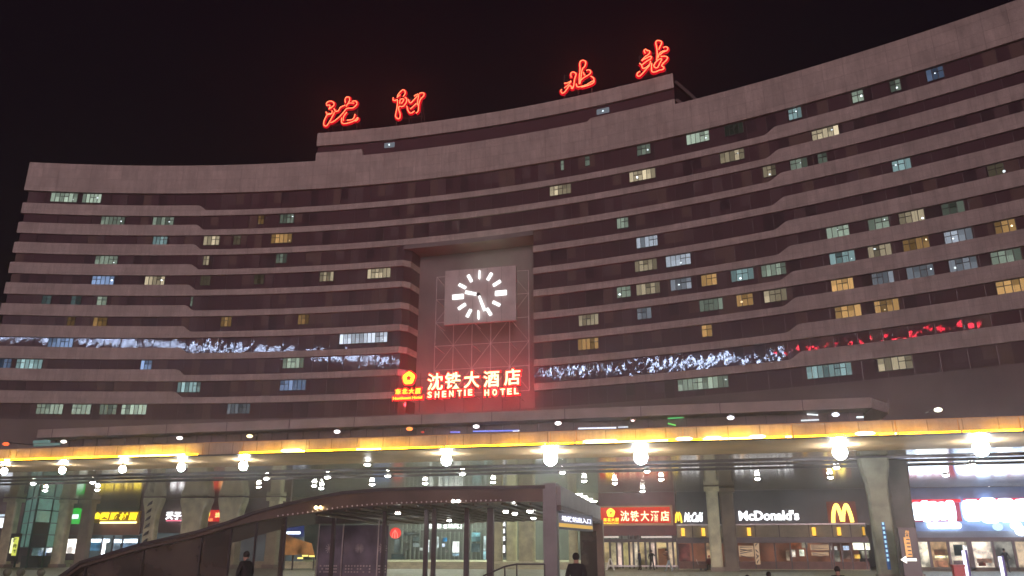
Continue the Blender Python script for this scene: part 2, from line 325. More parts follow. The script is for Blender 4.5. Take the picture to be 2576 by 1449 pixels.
# lit windows of the rooms: (x0, x1, y, tone, strength, lamp position 0-1 or None)
T = dict(g=(0.72, 0.9, 0.72), w=(1.0, 0.84, 0.56), o=(1.0, 0.58, 0.22), b=(0.42, 0.60, 1.0), t=(0.52, 0.80, 0.82), c=(0.75, 0.85, 1.0))
WIN = [(127, 195, 505, 'g', .5, .85), (207, 255, 505, 'g', .45, .8), (255, 315, 556, 'g', .22, .85), (385, 438, 556, 'g', .25, .8), (650, 665, 552, 'o', .09, None), (705, 740, 550, 'g', .13, .9),
 (385, 422, 605, 't', .28, None), (513, 553, 604, 'w', .5, None), (588, 606, 604, 'w', .06, None), (683, 735, 600, 'o', .45, .9), (240, 297, 656, 'g', .22, .85), (512, 527, 655, 'w', .3, None), (695, 722, 651, 'g', .13, None),
 (232, 288, 706, 'b', .5, .9), (365, 415, 707, 'w', .5, .85), (505, 530, 706, 'w', .05, None), (640, 665, 702, 'w', .04, None), (805, 840, 695, 'w', .3, None), (925, 983, 687, 'w', .5, None), (107, 130, 753, 't', .13, None), (180, 205, 755, 't', .09, None), (245, 270, 757, 'g', .35, None),
 (480, 486, 760, 'g', .2, None), (170, 190, 808, 'o', .18, None), (235, 270, 811, 'o', .22, None), (556, 583, 810, 'o', .2, None), (750, 778, 806, 'o', .16, None),
 (122, 185, 861, 'b', .6, None), (855, 975, 850, 'c', .9, .9), (0, 30, 913, 'b', .15, None), (42, 108, 914, 't', .6, None), (355, 383, 918, 'b', .6, None), (712, 765, 913, 'g', .35, None),
 (447, 505, 975, 't', .5, None), (705, 770, 970, 'b', .55, None), (93, 160, 1027, 'g', .35, None), (182, 230, 1027, 'g', .3, None), (252, 295, 1027, 'g', .15, None), (307, 370, 1027, 'g', .55, None), (572, 630, 1027, 'c', .12, None),
 (1411, 1419, 425, 'g', .5, None), (1472, 1484, 411, 'g', .2, None), (1603, 1637, 387, 'g', .18, .8), (1811, 1873, 395, 'w', .3, .75), (1383, 1437, 476, 'w', .5, None), (1583, 1649, 439, 'w', .6, .3), (1919, 1952, 433, 'w', .2, .5), (1988, 2032, 417, 'g', .16, .6),
 (1552, 1581, 564, 'g', .28, None), (1601, 1655, 613, 'c', .45, None), (1597, 1653, 669, 'w', .25, None), (1675, 1738, 657, 'c', .4, .6), (1552, 1587, 738, 'g', .25, .2), (1601, 1661, 730, 'w', .28, None), (1687, 1740, 719, 'c', .35, .4), (1764, 1804, 707, 'o', .35, None),
 (1839, 1897, 697, 't', .3, .4), (1915, 1978, 683, 'g', .25, None), (1456, 1506, 808, 'w', .22, None), (1603, 1639, 792, 'c', .15, None), (1760, 1819, 772, 'g', .18, None), (1853, 1895, 760, 'o', .25, .3), (1922, 1980, 750, 'w', .4, None), (1766, 1792, 838, 'o', .35, None), (1454, 1506, 867, 'o', .3, None),
 (1984, 2018, 296, 't', .3, .6), (2144, 2174, 254, 'g', .3, .8), (2240, 2268, 228, 'g', .12, .6), (2331, 2377, 198, 'b', .2, .5), (2041, 2111, 335, 'w', .6, .75), (2057, 2081, 401, 'g', .1, None), (2244, 2293, 421, 't', .4, .2), (2484, 2527, 432, 'w', .12, .95), (2369, 2428, 532, 'g', .1, None),
 (2079, 2137, 588, 'g', .3, .5), (2184, 2238, 569, 'g', .22, .8), (2261, 2327, 551, 'w', .32, .9), (2087, 2152, 654, 't', .3, .85), (2184, 2244, 640, 'w', .22, .3), (2271, 2339, 620, 'o', .2, .9), (2375, 2448, 600, 'c', .35, .3), (2502, 2557, 577, 'o', .3, .8),
 (2091, 2148, 721, 'o', .5, None), (2194, 2250, 709, 'c', .2, None), (2281, 2351, 692, 'c', .22, .9), (2387, 2460, 672, 'c', .35, .2), (2492, 2571, 650, 'g', .22, None), (2101, 2168, 793, 'o', .4, None), (2200, 2263, 777, 'o', .33, .4), (2507, 2590, 733, 'o', .4, None),
 (2029, 2144, 940, 't', .35, None), (2208, 2297, 920, 'w', .35, None), (1705, 1833, 967, 'g', .35, .95), (1825, 1873, 353, 'g', .01, None), (1727, 1785, 354, 'g', .38, .85)]
FRAME = pbr('window_frame', (0.06, 0.06, 0.06), 0.5, noise=(3, 0.1))
for (x0, x1, y, t, s, lp) in WIN:
    a = on_front(x0, y); b = on_front(x1, y); zc = (a.z + b.z) / 2
    lv = min(levels, key=lambda q: abs((q[0] + q[1]) / 2 + 0.2 - zc)); xc = (a.x + b.x) / 2
    wing = xc < XA or xc > XB
    zt = lv[1] - 0.12; zb = (lv[0] + 0.95 if wing else lv[0] + 0.85); zb = max(zb, zt - 1.6)
    if lv[0] < 20.5: zb = zt - 1.5
    w = b.x - a.x; n = max(1, round(w / 0.62)); mb = MB(); fr = MB(); c = T[t]
    for i in range(n):
        u0 = a.x + w * i / n; u1 = a.x + w * (i + 1) / n; k = random.choice((1.0, 1.0, 0.8, 0.55, 0.35)) * random.uniform(.85, 1.2)
        if random.random() < 0.3:
            zs = [(zb, zb + (zt - zb) * .55, k), (zb + (zt - zb) * .55, zt, k * random.uniform(.4, .8))]
        else: zs = [(zb, zt, k)]
        for p, q, kk in zs:
            vs = []
            for (ux, uz) in ((u0, p), (u1, p), (u1, q), (u0, q)):
                nn = cn(ux); vs.append((ux + nn.x * .05, cy_(ux) + nn.y * .05, uz))
            mb.quad(*vs, emi(c, round(s * kk * 1.5, 2) + 0.01, False))
        fr.bar((u0, cy_(u0) - .09, zb), (u0, cy_(u0) - .09, zt), .07, FRAME)
    fr.bar((b.x, cy_(b.x) - .09, zb), (b.x, cy_(b.x) - .09, zt), .07, FRAME)
    for zz in (zb, zt): fr.bar((a.x, cy_(a.x) - .09, zz), (b.x, cy_(b.x) - .09, zz), .08, FRAME)
    k0 = random.randint(0, max(0, n - 2)); ux0 = a.x + w * k0 / n; ux1 = a.x + w * min(n, k0 + 2) / n
    fr.bar((ux0, cy_(ux0) - .1, zb + (zt - zb) * .62), (ux1, cy_(ux1) - .1, zb + (zt - zb) * .62), .07, FRAME)
    o = mb.build('lit_window', B); fr.build('window_frame', o)
    if lp is not None:
        l = MB(); ux = a.x + w * lp; l.ball((ux, cy_(ux) - .12, zb + random.uniform(.3, 1.1)), random.uniform(.07, .17), emi((.85, .95, 1.0) if t != 'o' else (1, .8, .5), random.choice((1.5, 3)), False), 8, 6, random.uniform(.5, 1.1)); l.build('room_lamp', o)
for (x0, x1, y) in ((967, 993, 367), (1501, 1533, 283)):
    a = on_front(x0, y); b = on_front(x1, y); mb = MB()
    mb.quad((a.x, cy_(a.x) - .06, a.z - .45), (b.x, cy_(b.x) - .06, a.z - .45), (b.x, cy_(b.x) - .06, a.z + .45), (a.x, cy_(a.x) - .06, a.z + .45), emi(T['c'], .25, False)); o = mb.build('lit_window', B)
    l = MB(); l.ball(((a.x + b.x) / 2, cy_(a.x) - .2, a.z), .15, emi((.8, .95, 1.0), 2, False), 8, 6); l.build('room_lamp', o)

# ------------------------------------------------------------------ the clock in its recess
CYY = 104.2
ck = empty('clock', at_y(1207, 743, CYY), 'square pale station clock with glowing white bars showing 9:27 above red hotel sign', 'clock')
def CK(x, y): return at_y(1022.3 + .24247 * x, 575 + .24247 * y, CYY)
p = [CK(405, 445), CK(1135, 378), CK(1140, 948), CK(388, 1003)]
mb = MB(); xa = (p[0].x + p[3].x) / 2; xb = (p[1].x + p[2].x) / 2; za = (p[2].z + p[3].z) / 2; zt = (p[0].z + p[1].z) / 2
mb.box(xa, xb, CYY, CYY + .5, za, zt, WHITEBOARD); mb.build('clock_board', ck)
mb = MB()
for i in range(1, 5): mb.box(xa + (xb - xa) * i / 5 - .02, xa + (xb - xa) * i / 5 + .02, CYY - .012, CYY, za, zt, GREYWALL)
mb.build('board_seam', ck)
WH = emi((1, 1, 1), 2.4)
marks = [((762, 483), 52, 88, 0), ((865, 500), 30, 84, 1), ((940, 570), 30, 88, 2), ((981, 670), 50, 118, 3), ((935, 780), 30, 84, 4), ((858, 865), 30, 84, 5), ((752, 900), 52, 90, 6), ((650, 880), 30, 86, 7), ((578, 810), 30, 88, 8), ((537, 710), 50, 115, 9), ((582, 600), 30, 84, 10), ((660, 518), 30, 84, 11)]
cc = CK(752, 690); px = (xb - xa) / 742
for (q, w, L, i) in marks:
    c = CK(*q); d = Vector((c.x - cc.x, 0, c.z - cc.z)).normalized()
    mb = MB(); mb.bar(Vector((c.x, CYY - .1, c.z)) - d * L * px / 2, Vector((c.x, CYY - .1, c.z)) + d * L * px / 2, w * px, WH, .12); mb.build('hour_mark', ck)
for nm, q0, q1, w in (('hour_hand', (742, 687), (615, 662), 34), ('minute_hand', (755, 695), (818, 857), 28)):
    a = CK(*q0); b = CK(*q1); dy = .22 if nm[0] == 'h' else .36
    mb = MB(); t = (b - a).normalized(); n = Vector((-t.z, 0, t.x)) * w * px / 2
    vs = [a - n * .8, a + n * .8, b + n, b - n]; V = [(v.x, CYY - dy, v.z) for v in vs] + [(v.x, CYY - dy + .08, v.z) for v in vs]
    mb.add(V, [(0, 1, 2, 3), (7, 6, 5, 4), (0, 4, 5, 1), (1, 5, 6, 2), (2, 6, 7, 3), (3, 7, 4, 0)], WH); mb.build(nm, ck)
mb = MB(); mb.tube([(cc.x, CYY - .45, cc.z), (cc.x, CYY, cc.z)], .28, STEEL, 10); mb.build('hub', ck)
# lattice that carries clock and sign
ld = bpy.data.lights.new('added_recess_light', 'POINT'); ld.energy = 420; ld.color = (.85, 1, .7); ld.shadow_soft_size = .3  # unseen light added above the clock to brighten the recess soffit
lo = bpy.data.objects.new('added_recess_light', ld); col.objects.link(lo); lo.location = ((xa + xb) / 2, 105.6, zt + .3); lo.parent = ck; lo.matrix_parent_inverse = Matrix.Translation(-ck.location)
lt = MB(); yl = 105.2
zlo, zhi = 22.5, zt - .5
xsl = [xa - 1.6 + i * (xb - xa + 3.2) / 5 for i in range(6)]; zsl = [zlo + i * (zhi - zlo) / 5 for i in range(6)]
for x in xsl: lt.bar((x, yl, zlo), (x, yl, zhi), .07, PALE_STEEL)
for z in zsl: lt.bar((xsl[0], yl, z), (xsl[-1], yl, z), .06, PALE_STEEL)
for i in range(5):
    for j in range(5):
        if (i + j) % 2: lt.bar((xsl[i], yl, zsl[j]), (xsl[i + 1], yl, zsl[j + 1])  , .045, PALE_STEEL)
        else: lt.bar((xsl[i + 1], yl, zsl[j]), (xsl[i], yl, zsl[j + 1]), .045, PALE_STEEL)
for x in xsl[::2]:
    for z in zsl: lt.bar((x, yl, z), (x, yl + 4.5, z), .07, PALE_STEEL)
lt.build('steel_lattice', ck)

# ------------------------------------------------------------------ red roof characters (neon tubes in channel letters)
def A_(q): return (798.6 + .11905 * q[0], 210.8 + .11905 * q[1])
def B_(q): return (1386.4 + .12649 * q[0], 83.06 + .12649 * q[1])
CH = [
 ('first', A_, [[(190,440),(195,400),(240,370),(300,370),(350,410),(340,460),(290,500),(240,535)],[(190,460),(265,450),(240,535)],[(180,590),(215,650),(300,625),(310,570)],
  [(360,600),(300,720),(210,870),(160,890),(130,850),(145,770),(200,660),(240,630),(300,625)],[(350,520),(380,580),(440,570),(480,500),(560,460),(590,450)],[(590,400),(585,320),(620,280),(670,285),(680,340),(655,400)],
  [(610,480),(640,420),(700,405),(770,410)],[(730,370),(800,360),(835,410),(810,460),(740,510),(620,520),(560,590),(480,680),(400,750),(330,800),(270,820)],[(620,600),(570,660),(545,720),(545,780)],
  [(510,720),(510,810),(560,840),(680,820),(790,770),(850,710)],[(620,770),(740,750),(780,690),(790,640)],[(850,710),(855,750),(800,790)]]),
 ('second', A_, [[(1600,290),(1600,340),(1640,355),(1680,330)],[(1690,290),(1700,230),(1770,150),(1810,125),(1850,160),(1850,210),(1810,270)],[(1690,280),(1750,225)],
  [(1690,330),(1690,430),(1670,560),(1650,650),(1655,700),(1700,740),(1745,710),(1745,620),(1720,560),(1720,480),(1780,480),(1830,460),(1880,380),(1885,320),(1850,285)],[(1740,420),(1750,330),(1820,320),(1810,370),(1770,415)],
  [(1920,330),(1950,400),(1990,390),(2060,310),(2120,250)],[(2040,260),(2110,220),(2140,240),(2120,340),(2110,450)],[(1960,530),(2020,480),(2090,410)],[(1890,470),(1910,560),(1950,615),(2000,610),(2050,570)],
  [(2080,620),(2130,570),(2140,440),(2180,320),(2240,260),(2250,200),(2190,190),(2150,210)]]),
 ('third', B_, [[(260,1000),(330,990),(400,950)],[(400,960),(330,1040),(260,1090)],[(215,1120),(190,1150),(220,1195),(260,1180),(310,1120),(370,1040),(410,1080),(450,1060)],
  [(400,880),(390,810),(430,775),(490,800),(490,850),(465,920),(455,1010),(430,1100),(400,1095)],[(560,1010),(560,870),(575,730),(570,600),(600,550),(650,545),(690,580),(670,660),(620,720),(600,830),(590,920),(570,1010)],
  [(590,940),(660,880),(760,820),(790,770),(750,730),(700,745)],[(640,780),(665,840)],[(500,1010),(520,1070),(600,1060),(700,1030),(800,970),(850,940),(840,890),(790,860)],[(850,940),(845,985),(740,1040),(600,1075)]]),
 ('fourth', B_, [[(1870,400),(1850,350),(1880,320),(1910,350),(1950,350),(1960,390),(1930,430),(1870,470),(1800,550)],[(1800,550),(1870,510),(1980,460),(1985,510),(1900,560),(1800,640)],[(1760,600),(1800,640),(1820,700),(1880,690),(1960,620),(1975,560)],
  [(1960,640),(1890,720),(1800,820),(1750,860),(1710,840),(1720,790),(1770,760)],[(2100,540),(2110,420),(2100,290),(2080,190),(2110,150),(2170,155),(2200,190),(2170,260),(2140,330)],
  [(2130,490),(2150,410),(2220,360),(2300,350),(2320,300),(2280,270),(2230,290)],[(2160,440),(2220,385),(2300,350)],[(2180,470),(2260,460),(2310,480),(2300,530),(2230,600),(2200,650),(2240,680),(2230,720),(2150,740),(2080,770),(2010,770),(1995,700),(2000,600)],
  [(2040,650),(2080,580),(2150,520),(2200,520),(2160,600),(2120,680),(2070,690),(2040,650)]])]
NEON = emi((1.0, 0.17, 0.07), 4.0); CHAN = pbr('red_channel', (0.6, 0.02, 0.03), 0.5, noise=(2, .1))
CHE = emi((0.9, 0.004, 0.02), 1.0)  # red halo of the neon put into the channels as emission
DESC = dict(first='red neon brush character nearest the left end of the raised roof storey', second='red neon brush character of two stems, second from the left on the roof',
            third='red neon brush character like two leaning forks, second from the right on the roof', fourth='red neon brush character highest up, at the right end of the raised roof storey')
def smooth(pts):
    out = []
    for i in range(len(pts) - 1):
        p0 = pts[max(i - 1, 0)]; p1 = pts[i]; p2 = pts[i + 1]; p3 = pts[min(i + 2, len(pts) - 1)]
        for t in (0, .33, .66): out.append(0.5 * ((2 * p1) + (p2 - p0) * t + (2 * p0 - 5 * p1 + 4 * p2 - p3) * t * t + (3 * p1 - p0 - 3 * p2 + p3) * t ** 3))
    return out + [pts[-1]]
for nm, fn, strokes in CH:
    P = [[on_front(*fn(q), -0.9) for q in s] for s in strokes]; allp = [q for s in P for q in s]
    cx_ = sum(q.x for q in allp) / len(allp); zmin = min(q.z for q in allp); x0 = min(q.x for q in allp); x1 = max(q.x for q in allp); zmax = max(q.z for q in allp)
    e = empty('roof_character', (cx_, cy_(cx_), 67.1), DESC[nm], 'neon character', 'red neon characters on the roof')
    mb = MB()
    for s in P: mb.tube(smooth(s), .075, NEON, 6)
    mb.build('neon_tube', e)
    mb = MB()
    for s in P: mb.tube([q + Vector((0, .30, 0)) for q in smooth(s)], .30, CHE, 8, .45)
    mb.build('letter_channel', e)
    mb = MB()
    for x in (x0 + .5, (x0 + x1) / 2, x1 - .5):
        mb.bar((x, cy_(x) - .1, 66.9), (x, cy_(x) - .1, zmax - 1.2), .1, STEEL); mb.bar((x, cy_(x) + 2.5, 66.9), (x, cy_(x) - .1, zmax - 2.4), .1, STEEL)
    for z in (zmin + .4, (zmin + zmax) / 2, zmax - 1.5): mb.bar((x0 + .3, cy_(x0) - .1, z), (x1 - .3, cy_(x1) - .1, z), .08, STEEL)
    mb.build('rear_frame', e)

# ------------------------------------------------------------------ hotel sign over the entrance
OFF = -2.6
hs = empty('hotel_sign', on_front(1150, 960, OFF), 'wide glowing hotel sign of cream characters ringed in red below the clock', 'sign')
def HS(x, y): return on_front(958.4 + .14882 * x, 894.5 + .14882 * y, OFF)
CREAM = emi((1.0, 0.86, 0.42), 3.0); HALO = emi((1.0, 0.006, 0.02), 2.2); YEL = emi((1.0, 0.72, 0.05), 2.4)
def hs_text(s, x0, y0, x1, y1, m, bold, halo=0.05, nm='letter'):
    a = HS((x0 + x1) / 2, (y0 + y1) / 2); l = HS(x0, (y0 + y1) / 2); r = HS(x1, (y0 + y1) / 2); t = HS((x0 + x1) / 2, y0); b = HS((x0 + x1) / 2, y1)
    ang = math.atan2(r.y - l.y, r.x - l.x); w = r.x - l.x; h = t.z - b.z
    o = put_text(nm, s, a, w, h, m, hs, bold, .12, ang)
    nn = cn(a.x)
    V, fs = text_mesh(s, w + .42, h + .42, m, bold + halo, .1); mb = MB(); ca, sa = math.cos(ang), math.sin(ang)
    mb.add([(a.x - nn.x * .2 + x * ca - y * sa, a.y - nn.y * .2 + x * sa + y * ca, a.z + z) for x, y, z in V], fs, HALO); mb.build('letter_rim', o)
for s, x0, y0, x1, y1 in (('沈', 790, 300, 1045, 585), ('铁', 1085, 285, 1350, 560), ('大', 1405, 270, 1665, 545), ('酒', 1735, 260, 2000, 530), ('店', 2085, 225, 2355, 500)): hs_text(s, x0, y0, x1, y1, CREAM, .012, .03)
for i, (s, x) in enumerate(zip('SHENTIE', (825, 950, 1070, 1190, 1330, 1420, 1510))):
    w = 22 if s == 'I' else 70; yy = 665 - i * 7; hs_text(s, x - w / 2, yy - 52, x + w / 2, yy + 52, CREAM, .02, .035)
for i, (s, x) in enumerate(zip('HOTEL', (1790, 1925, 2060, 2175, 2290))):
    yy = 628 - i * 7; hs_text(s, x - 38, yy - 52, x + 38, yy + 52, CREAM, .02, .035)
for i, s in enumerate('东北大厦'): hs_text(s, 245 + i * 112, 565 - i * 3, 340 + i * 112, 655 - i * 3, YEL, .03, .04)
hs_text('Northeast Hotel', 205, 692, 695, 738, YEL, .02, .03)
c0 = HS(468, 380); mb = MB(); mr = MB()
def flower(mb, c, ro, ri, mat, dy, star=False):
    n = 50; vo = []; vi = []; ang = -0.05
    for k in range(n):
        a = 2 * math.pi * k / n; rr = ro * (1 + .05 * math.cos(5 * (a - math.pi / 2)))
        vo.append((c.x + rr * math.cos(a), c.y + dy - .05 * rr * math.cos(a), c.z + rr * math.sin(a)))
        q = ((a - math.pi / 2) % (2 * math.pi / 5)) / (2 * math.pi / 5); tri = abs(q - .5) * 2
        r2 = ri * (.55 + .45 * tri) if ri else 0.001
        vi.append((c.x + r2 * math.cos(a), c.y + dy - .05 * r2 * math.cos(a), c.z + r2 * math.sin(a)))
    mb.add(vo + vi, [(k, (k + 1) % n, (k + 1) % n + n, k + n) for k in range(n)], mat)
flower(mb, c0, .92, .38, YEL, 0); fl = mb.build('flower_emblem', hs); flower(mr, c0, 1.12, 0, HALO, .2); mr.build('emblem_rim', fl)
mb = MB()
for z in (HS(1500, 700).z, HS(1500, 560).z, HS(1500, 330).z):
    a = HS(200, 0); b = HS(2350, 0); mb.bar((a.x, cy_(a.x) + OFF + .4, z), (b.x, cy_(b.x) + OFF + .4, z), .08, STEEL)
for x in (210, 640, 1070, 1390, 1700, 2040, 2340):
    a = HS(x, 700); mb.bar((a.x, a.y + .45, a.z - 2.0), (a.x, a.y + .45, a.z + 3.5), .1, STEEL); mb.bar((a.x, a.y + .45, a.z), (a.x, cy_(a.x) + .3, a.z), .08, STEEL)
mb.build('sign_frame', hs)
for i, x in enumerate((450, 920, 1400, 1870, 2250)):   # red lights added behind the sign for its glow on the wall
    a = HS(x, 480); n_ = cn(a.x); ld = bpy.data.lights.new('added_sign_glow', 'POINT'); ld.energy = 950; ld.color = (1, .04, .07); ld.shadow_soft_size = .4
    lo = bpy.data.objects.new('added_sign_glow', ld); col.objects.link(lo); lo.location = (a.x - n_.x * 0.9, a.y - n_.y * .9, a.z); lo.parent = hs; lo.matrix_parent_inverse = Matrix.Translation(-hs.location)

# ------------------------------------------------------------------ podium with its roof band
PD = empty('podium', (-31, 85, 7), 'low stone podium roof running across the foot of the curved block', 'podium')
mb = MB()
mb.hexa([(-80.2, 84, 15.05), (17, 84, 15.05), (17, 106, 15.05), (-80.2, 97, 15.05), (-80.2, 84, 16.1), (17, 84, 16.1), (17, 106, 16.1), (-80.2, 97, 16.1)], pbr('podium_stone', (0.33, 0.29, 0.27), .7, noise=(.5, .2)))
mb.hexa([(17.02, 84.05, 15.0), (19.2, 87.5, 15.0), (19.2, 100, 15.0), (17.02, 100, 15.0), (17.02, 84.05, 16.05), (19.2, 87.5, 16.05), (19.2, 100, 16.05), (17.02, 100, 16.05)], PALE_STEEL)
mb.build('roof_slab', PD)
mb = MB()
for i in range(13):
    x = -80 + 8.05 * i + 2; mb.box(x - .04, x + .04, 83.97, 84, 15.05, 16.1, STEEL)
mb.build('slab_joint', PD)
mb = MB(); mb.box(-79, 16.5, 86, 86.3, 7.3, 15.0, DARKWALL)
for i in range(48): x = -79 + 2 * i; mb.box(x, x + .1, 85.85, 85.99, 7.3, 15.0, STEEL)
mb.box(-79, 16.5, 85.8, 85.99, 13.9, 14.05, STEEL); mb.build('upper_glazing', PD)
# fluorescent lines and coloured tubes inside the upper glazing
for (x0, y0, x1, y1, c, s) in ((1133, 1087, 1157, 1087, (.3, .3, 1), 1.2), (1190, 1085, 1305, 1083, (.25, .3, 1), 1.2), (1290, 1084, 1306, 1083, (1, 1, 1), 2), (1455, 1078, 1550, 1076, (.8, .85, 1), 1.6), (1555, 1075, 1580, 1074, (.8, .85, 1), 1),
   (1480, 1051, 1590, 1047, (.7, .8, .9), .5), (1680, 1052, 1720, 1050, (.2, 1, .3), .8), (1680, 1065, 1700, 1070, (.3, 1, .2), .9), (1700, 1045, 1810, 1042, (.6, .75, .8), .4), (2040, 1035, 2145, 1027, (1, .9, .2), 1.2), (2145, 1026, 2172, 1026, (1, .95, .4), 1.6),
   (1990, 1035, 2045, 1034, (.9, .95, 1), .9), (2030, 1042, 2058, 1044, (.9, .95, 1), 1.4), (2015, 1058, 2060, 1056, (.9, .95, 1), 1.2), (2155, 1050, 2172, 1049, (.8, .95, 1), 2), (85, 1112, 125, 1110, (.4, .7, .65), .35), (85, 1120, 150, 1117, (.4, .7, .65), .3)):
    a = at_y(x0, y0, 85.7); b = at_y(x1, y1, 85.7); mb = MB(); mb.bar(a, b, .14 if y0 < 1100 else .3, emi(c, s)); mb.build('light_tube', PD)
# ceiling over the drop-off front, glossy enough to mirror the shop signs
mb = MB(); mb.box(-95, 60, 49.6, 80.2, 7.1, 7.4, SOFFIT)
mb.box(-62, -6, 80.21, 103.2, 7.3, 7.6, CONC_D)
mb.build('ceiling', PD)
mb = MB()
for y in (53.2, 55.6, 58.4): mb.box(-95, 60, y, y + .12, 7.0, 7.1, STEEL)
mb.build('ceiling_rail', PD)

# ------------------------------------------------------------------ viaduct
VD = empty('viaduct', (0, 47, 7), 'elevated drop-off road with amber lit edge crossing in front of the station', 'viaduct')
YF = 43.3; zft = at_y(1284, 1090, YF).z
mb = MB(); mb.box(-95, 60, YF + .05, 49.55, 7.1, 7.9, SOFFIT_D); mb.build('deck', VD)
mb = MB(); mb.box(-95, 60, YF + .4, YF + .7, 7.905, zft + .1, CONC_D); mb.build('parapet', VD)
joints = [-80, 0, 30, 46, 365, 512, 612, 778, 902, 1124, 1384, 1450, 1720, 1996, 2260, 2420, 2576, 2900]
amb = (1.0, .47, .008)
for a, b in zip(joints[:-1], joints[1:]):
    xa_ = at_y(a, 1120, YF).x; xb_ = at_y(b, 1120, YF).x; mb = MB()
    mb.hexa([(xa_ + .03, YF, 7.1), (xb_ - .03, YF, 7.1), (xb_ - .03, YF + .3, 7.1), (xa_ + .03, YF + .3, 7.1), (xa_ + .03, YF - .0, zft), (xb_ - .03, YF - .0, zft), (xb_ - .03, YF + .3, zft), (xa_ + .03, YF + .3, zft)], FASCIA)
    mb.box(xa_, xb_, YF - .5, YF - .02, 7.06, 7.1, STEEL)
    fa = mb.build('fascia_panel', VD)
    if a == 512: continue
    x = xa_ + .05; sub = MB()
    while x < xb_ - .15:
        L = min(random.uniform(.7, 1.9), xb_ - .08 - x); s = random.choice((3, 4, 6, 9, 15)) * (1.0 if a > 600 else 1.15)
        c = amb if s < 14 else (1, .58, .05)
        sub.box(x, x + L, YF - .42, YF - .34, 7.12, 7.2, emi(c, s * 3.0)); x += L + .03
    sub.build('light_strip', fa)
for (x0, x1, y) in ((717, 768, 1134), (1470, 1555, 1112), (1700, 1742, 1104), (1772, 1815, 1103), (1883, 1924, 1100), (2146, 2196, 1089)):
    a = at_y(x0, y - 4, YF); b = at_y(x1, y - 4, YF); mb = MB(); mb.tube([(a.x, YF - .45, 7.2), (a.x + .15, YF - .45, 7.2), (b.x - .15, YF - .45, 7.2), (b.x, YF - .45, 7.2)], [.03, .09, .09, .03], emi((1, .8, .4), 7), 8); mb.build('floodlight', VD)
# lamps along the road above the lit edge
for i, (x, y, c, s, wd) in enumerate(((15, 1117, (1, .12, .03), 2.5, 'red glowing light at the far left'), (160, 1111, (1, .9, .8), 3, 'leftmost white light'), (380, 1120, (1, .85, .5), 1.5, 'faint small yellow light at the left'), (452, 1102, (1, .9, .85), 3, 'second white light from the left'),
     (628, 1097, (1, .85, .45), 3, 'yellowish light where the amber strip restarts'), (848, 1086, (1, .9, .9), 3, 'white light right of the yellowish one'), (1030, 1079, (1, .25, .05), 2.5, 'orange light left of centre'), (1063, 1087, (1, .08, .05), .9, 'small dull red light beside the orange one'),
     (1198, 1073, (1, .92, .9), 3, 'white light below the hotel sign'), (1404, 1065, (1, .95, .95), 3, 'white light right of the hotel sign'), (1592, 1058, (1, .7, .7), 2, 'pinkish light over the middle of the right half'), (1838, 1051, (.9, .92, 1), 3, 'cold white light below the podium edge'),
     (2102, 1043, (.8, .85, 1), 3, 'bluish white light near the podium corner'), (2360, 1031, (1, 1, .8), 3, 'lone white light on the right above the amber edge'))):
    q = at_y(x, y, 83.5 if 150 < x < 2200 else 80); e = empty('wall_light', q, wd + ', above the viaduct', 'light', 'lights seen above the viaduct')
    r = .36 if s > 2 else .2
    mb = MB(); mb.ball(q, r, emi(c, s), 12, 8, .55); mb.build('lens', e)
    mb = MB(); mb.box(q.x - .25, q.x + .25, q.y + .1, q.y + .5, q.z + .1, q.z + .3, STEEL); mb.bar((q.x, q.y + .4, q.z + .2), (q.x, max(84.2, q.y + 2), q.z + .4), .1, STEEL); mb.build('bracket', e)

# pendant globes under the viaduct
GL = [(10, 1185, .2), (157, 1183, .2), (308, 1180, .21), (456, 1175, .24), (612, 1172, .26), (1123, 1157, .30), (1385, 1152, .40), (1612, 1150, .38), (2113, 1137, .38), (2468, 1127, .40)]
for i, (x, y, r) in enumerate(GL):
    q = at_z(x, y, 6.72)
    L = ('leftmost globe lamp under the viaduct, cut by the frame edge', 'small globe lamp over the teal glass shaft', 'small globe lamp above the orange ceiling reflection', 'globe lamp over the first flared pillar', 'globe lamp between the two red ceiling reflections', 'lone globe lamp under the amber edge left of centre',
         'large globe lamp above the entrance canopy post', 'globe lamp over the red hotel board', 'globe lamp above the golden arches sign', 'largest globe lamp at the far right')[i]
    e = empty('globe_lamp', (q.x, q.y, 7.1), L, 'lamp', 'globe lamps under the viaduct')
    mb = MB(); mb.ball(q, r, emi((.88, .95, 1.0), 105), 16, 10, 1.1); mb.build('globe', e, True)
    mb = MB(); mb.tube([(q.x, q.y, 7.1), (q.x, q.y, q.z + r)], .05, STEEL, 8); mb.tube([(q.x, q.y, q.z + r + .06), (q.x, q.y, q.z + r * .8)], r * .5, STEEL, 12); mb.build('stem', e)

# small downlights
def R1(x, y): return .2946 * x, 1022.2 + .2946 * y
def R2(x, y): return 638.9 + .2946 * x, 1022.2 + .2946 * y
def R3(x, y): return 1277.8 + .2946 * x, 1022.2 + .2946 * y
def R4(x, y): return 1916.6 + .2944 * x, 1022.2 + .2944 * y
DL = [R1(795, 640), R1(832, 703), R1(388, 710), R1(285, 650), R2(107, 605), R2(40, 678), R2(515, 667), R2(577, 690), R2(628, 595), R2(1007, 657), R2(1143, 583), R2(1462, 647), R2(1780, 565), R2(2042, 637), R2(970, 485),
      R3(465, 553), R3(652, 627), R3(912, 647), R3(1187, 543), R3(1308, 613), R3(1150, 715), R3(2130, 607), R4(1792, 487), R4(1572, 577), R4(635, 512), R4(582, 595), R4(1960, 735),
      R2(1205, 893), R2(1667, 963), R2(2050, 865), R3(60, 903), R3(218, 943), R3(27, 845), R2(348, 900)]
dl_first = None; DLO = []
